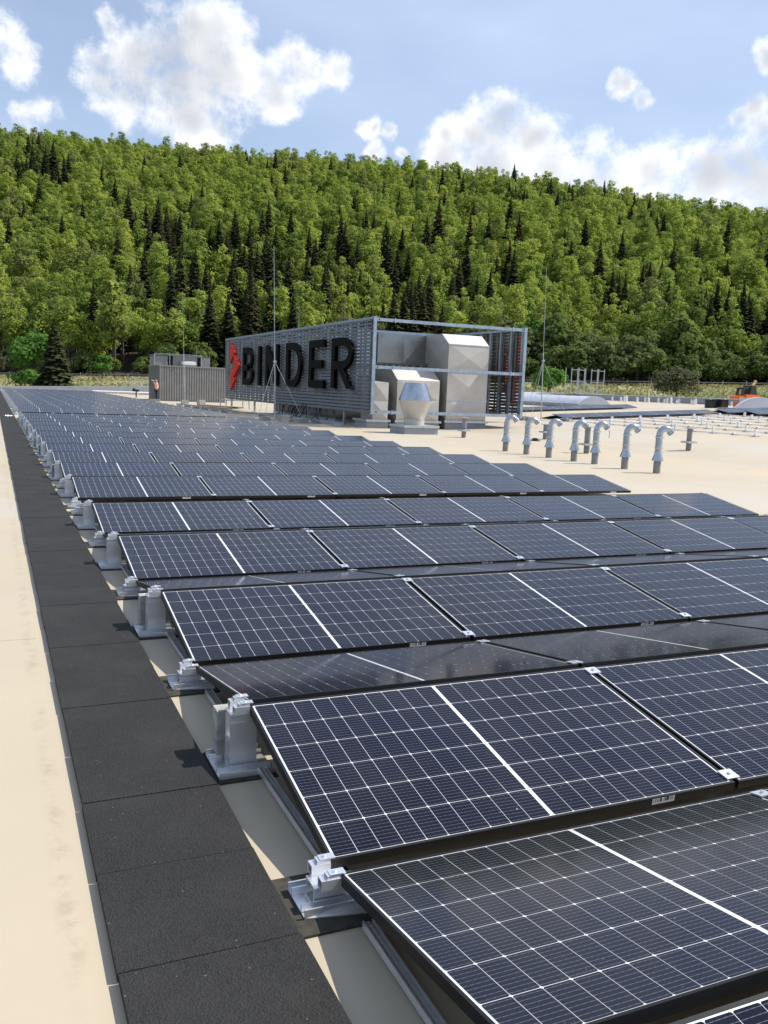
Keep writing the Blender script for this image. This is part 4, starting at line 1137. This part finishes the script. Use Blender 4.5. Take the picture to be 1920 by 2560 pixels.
ci = ng.nodes.new('GeometryNodeCollectionInfo'); ci.inputs['Collection'].default_value = proto; ci.inputs['Separate Children'].default_value = True; ci.inputs['Reset Children'].default_value = True
ip = ng.nodes.new('GeometryNodeInstanceOnPoints'); ip.inputs['Pick Instance'].default_value = True
def na(nm, ty):
    x = ng.nodes.new('GeometryNodeInputNamedAttribute'); x.data_type = ty; x.inputs['Name'].default_value = nm; return x.outputs['Attribute']
cx = ng.nodes.new('ShaderNodeCombineXYZ'); ng.links.new(na('turn', 'FLOAT'), cx.inputs[2])
er = ng.nodes.new('FunctionNodeEulerToRotation'); ng.links.new(cx.outputs[0], er.inputs[0])
ng.links.new(gi.outputs[0], ip.inputs['Points']); ng.links.new(ci.outputs[0], ip.inputs['Instance']); ng.links.new(na('kind', 'INT'), ip.inputs['Instance Index'])
ng.links.new(er.outputs[0], ip.inputs['Rotation']); ng.links.new(na('size', 'FLOAT'), ip.inputs['Scale']); ng.links.new(ip.outputs[0], go.inputs[0])
fo.modifiers.new('forest', 'NODES').node_group = ng
# single trees and bushes on the bank in front of the wood
def tree_at(name, lab, cat, x, y, z, crown, mat, tr, group=None, sc_=1.0, a=0.):
    o = thing(name, lab, cat, (x, y, z), a, group); o.scale = (sc_,) * 3
    link('crown', quads_to_mesh('crown', crown, [mat]), o)
    if tr: link('trunk', tr, o)
    return o
tree_at('broadleaf_tree', 'round fresh green tree left of the dark spruce on the bank', 'tree', 4.6, 139, -1.6, broadleaf(101, 10.4, 4.3, .05, 34, 70, .33, (.9, 1.6)), 'fresh_leaf', trunk_mesh(9, .22, 3))
tree_at('spruce_tree', 'dark bushy spruce standing on the grass bank at far left', 'tree', 7.1, 131, -1.6, conifer(102, 10.8, 3.5, 34), 'spruce_leaf', trunk_mesh(10, .2, 3, True))
tree_at('shrub', 'low green undergrowth at the foot of the round fresh green tree', 'shrub', 4.2, 137.6, -1.5, broadleaf(113, 4.4, 3.0, .0, 20, 60, .3, (.8, 1.3)), 'fresh_leaf', trunk_mesh(3, .12, 5))
tree_at('shrub', 'grey green bush at the left edge below the wood', 'shrub', -1.8, 141, 0, broadleaf(103, 6.5, 3.0, .0, 20, 60, .3, (.8, 1.4)), 'willow_leaf', trunk_mesh(5, .12, 5))
tree_at('broadleaf_tree', 'slender sunlit yellow green tree left of the cabin rod', 'tree', 19.7, 168, 2, broadleaf(104, 19, 2.5, .1, 26, 55, .42, (1.0, 1.6)), 'beech_leaf', trunk_mesh(17, .2, 7))
tree_at('shrub', 'small bright green bush on the bank before the dark spruces', 'shrub', 15.5, 150, 1.2, broadleaf(105, 4.6, 1.8, .0, 14, 50, .28, (.6, 1.0)), 'fresh_leaf', trunk_mesh(3.5, .1, 8))
tree_at('broadleaf_tree', 'round green bush behind the lightning rod right of the sign', 'tree', 65.6, 96.7, 1.1, broadleaf(106, 4.6, 2.3, .0, 26, 70, .24, (.6, 1.1)), 'fresh_leaf', trunk_mesh(3.5, .12, 9))
tree_at('broadleaf_tree', 'dense bright green tree just above the right sign corner', 'tree', 88.5, 137.9, 4.0, broadleaf(107, 13.5, 3.4, .1, 30, 60, .36, (.9, 1.5)), 'fresh_leaf', trunk_mesh(11, .22, 10))
tree_at('willow_tree', 'broad grey green willow bush on the bank at right', 'tree', 82.8, 92, .2, broadleaf(108, 6.6, 3.3, .0, 40, 80, .24, (.7, 1.3)), 'willow_leaf', trunk_mesh(5, .2, 11))
SM = [(quads_to_mesh('crown', broadleaf(120 + i, 7.5 + i, 3.4 + .25 * i, .0, 30, 60, .36, (.9, 1.6)), ['shrub_leaf']), trunk_mesh(6 + i, .14, 30 + i)) for i in range(4)]
rb = random.Random(8)
SHZ = [(.10, 'behind the sign frame'), (.2, 'just right of the sign frame'), (.28, 'above the scaffold frames'), (.36, 'left of the grey willow'), (.43, 'right of the grey willow'), (9, 'at the right edge of the view')]
k = 0
cnt = {}
t0 = 8.
while t0 < 84:
    for row in range(2):
        s = 152 + row * 7 + rb.uniform(-2, 2); tt = t0 + rb.uniform(-1.5, 1.5); x, y = st_world(s, tt)
        zone = next(zn for q, zn in SHZ if tt / s < q)
        cnt[(row, zone)] = cnt.get((row, zone), 0) + 1
        o = thing('hedge_tree', f'{ordn(cnt[(row, zone)])} {"front" if row == 0 else "rear"} rounded olive green bush along the bank {zone}', 'bush', (x, y, ground(s, tt) - 1.3), rb.uniform(0, 6), 'rounded bushes along the bank')
        sc_ = rb.uniform(.75, 1.15) * (1 if row == 0 else 1.25); o.scale = (sc_,) * 3
        cm, tr = SM[k % 4]; link('crown', cm, o); link('trunk', tr, o); k += 1
    t0 += 3.9
t0 = -72.
while t0 < 6:
    s = 158 + rb.uniform(-2, 3); x, y = st_world(s, t0); zone = 'below the dark wood left of the sign' if t0 < -38 else 'hidden low behind the sign'
    o = thing('hedge_tree', f'{ordn(1 + int((t0 + 72) / 5.5))} low olive bush at the wood edge {zone}', 'bush', (x, y, ground(s, t0) - .4), rb.uniform(0, 6), 'bushes at the wood edge ' + zone); sc_ = rb.uniform(.45, .75); o.scale = (sc_,) * 3
    cm, tr = SM[k % 4]; link('crown', cm, o); link('trunk', tr, o); k += 1
    t0 += 5.5
# tufts on the bank
rgs = np.random.default_rng(21); n = 16000
ss = rgs.uniform(131, 152, n); tt = rgs.uniform(-90, 90, n)
P = np.array([(*st_world(a, b), ground(a, b)) for a, b in zip(ss, tt)])
Nn = np.tile(np.array([[0., 0, .25]]), (n, 1)) + rgs.normal(0, 1, (n, 3)) * np.array([1, 1, .1])
q = leaf_quads(rgs, P + np.array([0, 0, .15]), Nn, .26)
leaf_mat('grass_leaf', [(.15, .20, .05), (.38, .34, .18), (.30, .28, .13), (.19, .22, .06)], 'tone', .3)
stuff(tag(link('bank_grass', quads_to_mesh('bank_grass', q, ['grass_leaf'], None, np.clip(.5 + .4 * np.sin(P[:, 0] * .12 + P[:, 1] * .07) + rgs.normal(0, .2, n), 0, 1))), 'rough green and straw coloured grass on the bank', 'grass'))
# road guard rail on top of the bank
gd = thing('road_guard_rail', 'long thin road guard rail along the top of the grass bank', 'guard rail', (0, 0, 0))
m = MB()
for i in range(36):
    a, b = -88 + i * 5, -88 + i * 5 + 5
    (xa, ya), (xb, yb_) = st_world(149.5, a), st_world(149.5, b); za, zb = ground(149.5, a) + .5, ground(149.5, b) + .5
    m.add([(xa, ya, za), (xb, yb_, zb), (xb, yb_, zb + .16), (xa, ya, za + .16)], [(0, 1, 2, 3)])
m.build('beam', 'cabin_grey', gd)
mp_ = MB(); mp_.box(-.06, .06, -.06, .06, -.2, .85); me = mp_.mesh('post', 'zinc')
for i in range(46):
    a = -88 + i * 4; x, y = st_world(149.6, a); o = link('post', me, gd); o.location = (x, y, ground(149.6, a))
# heap of cut branches at the wood edge
for i in range(14):
    rr = random.Random(300 + i); x, y = st_world(151 + rr.uniform(-1.5, 1.5), -48.5 + rr.uniform(-3.5, 3.5)); z = ground(151, -48) + .1
    a = rr.uniform(-.5, .5); l = rr.uniform(1.5, 3.2)
    m = MB(); m.tube([(0, 0, 0), (l * .5 * math.cos(a), l * .5 * math.sin(a), l * .3), (l * math.cos(a), l * math.sin(a), l * rr.uniform(.2, .75))], [.09, .06, .03], 5)
    o = m.build('cut_branch', 'twig'); o.location = (x, y, z); tag(o, 'cut brown branch in the heap at the wood edge', 'branch', 'heap of cut branches')
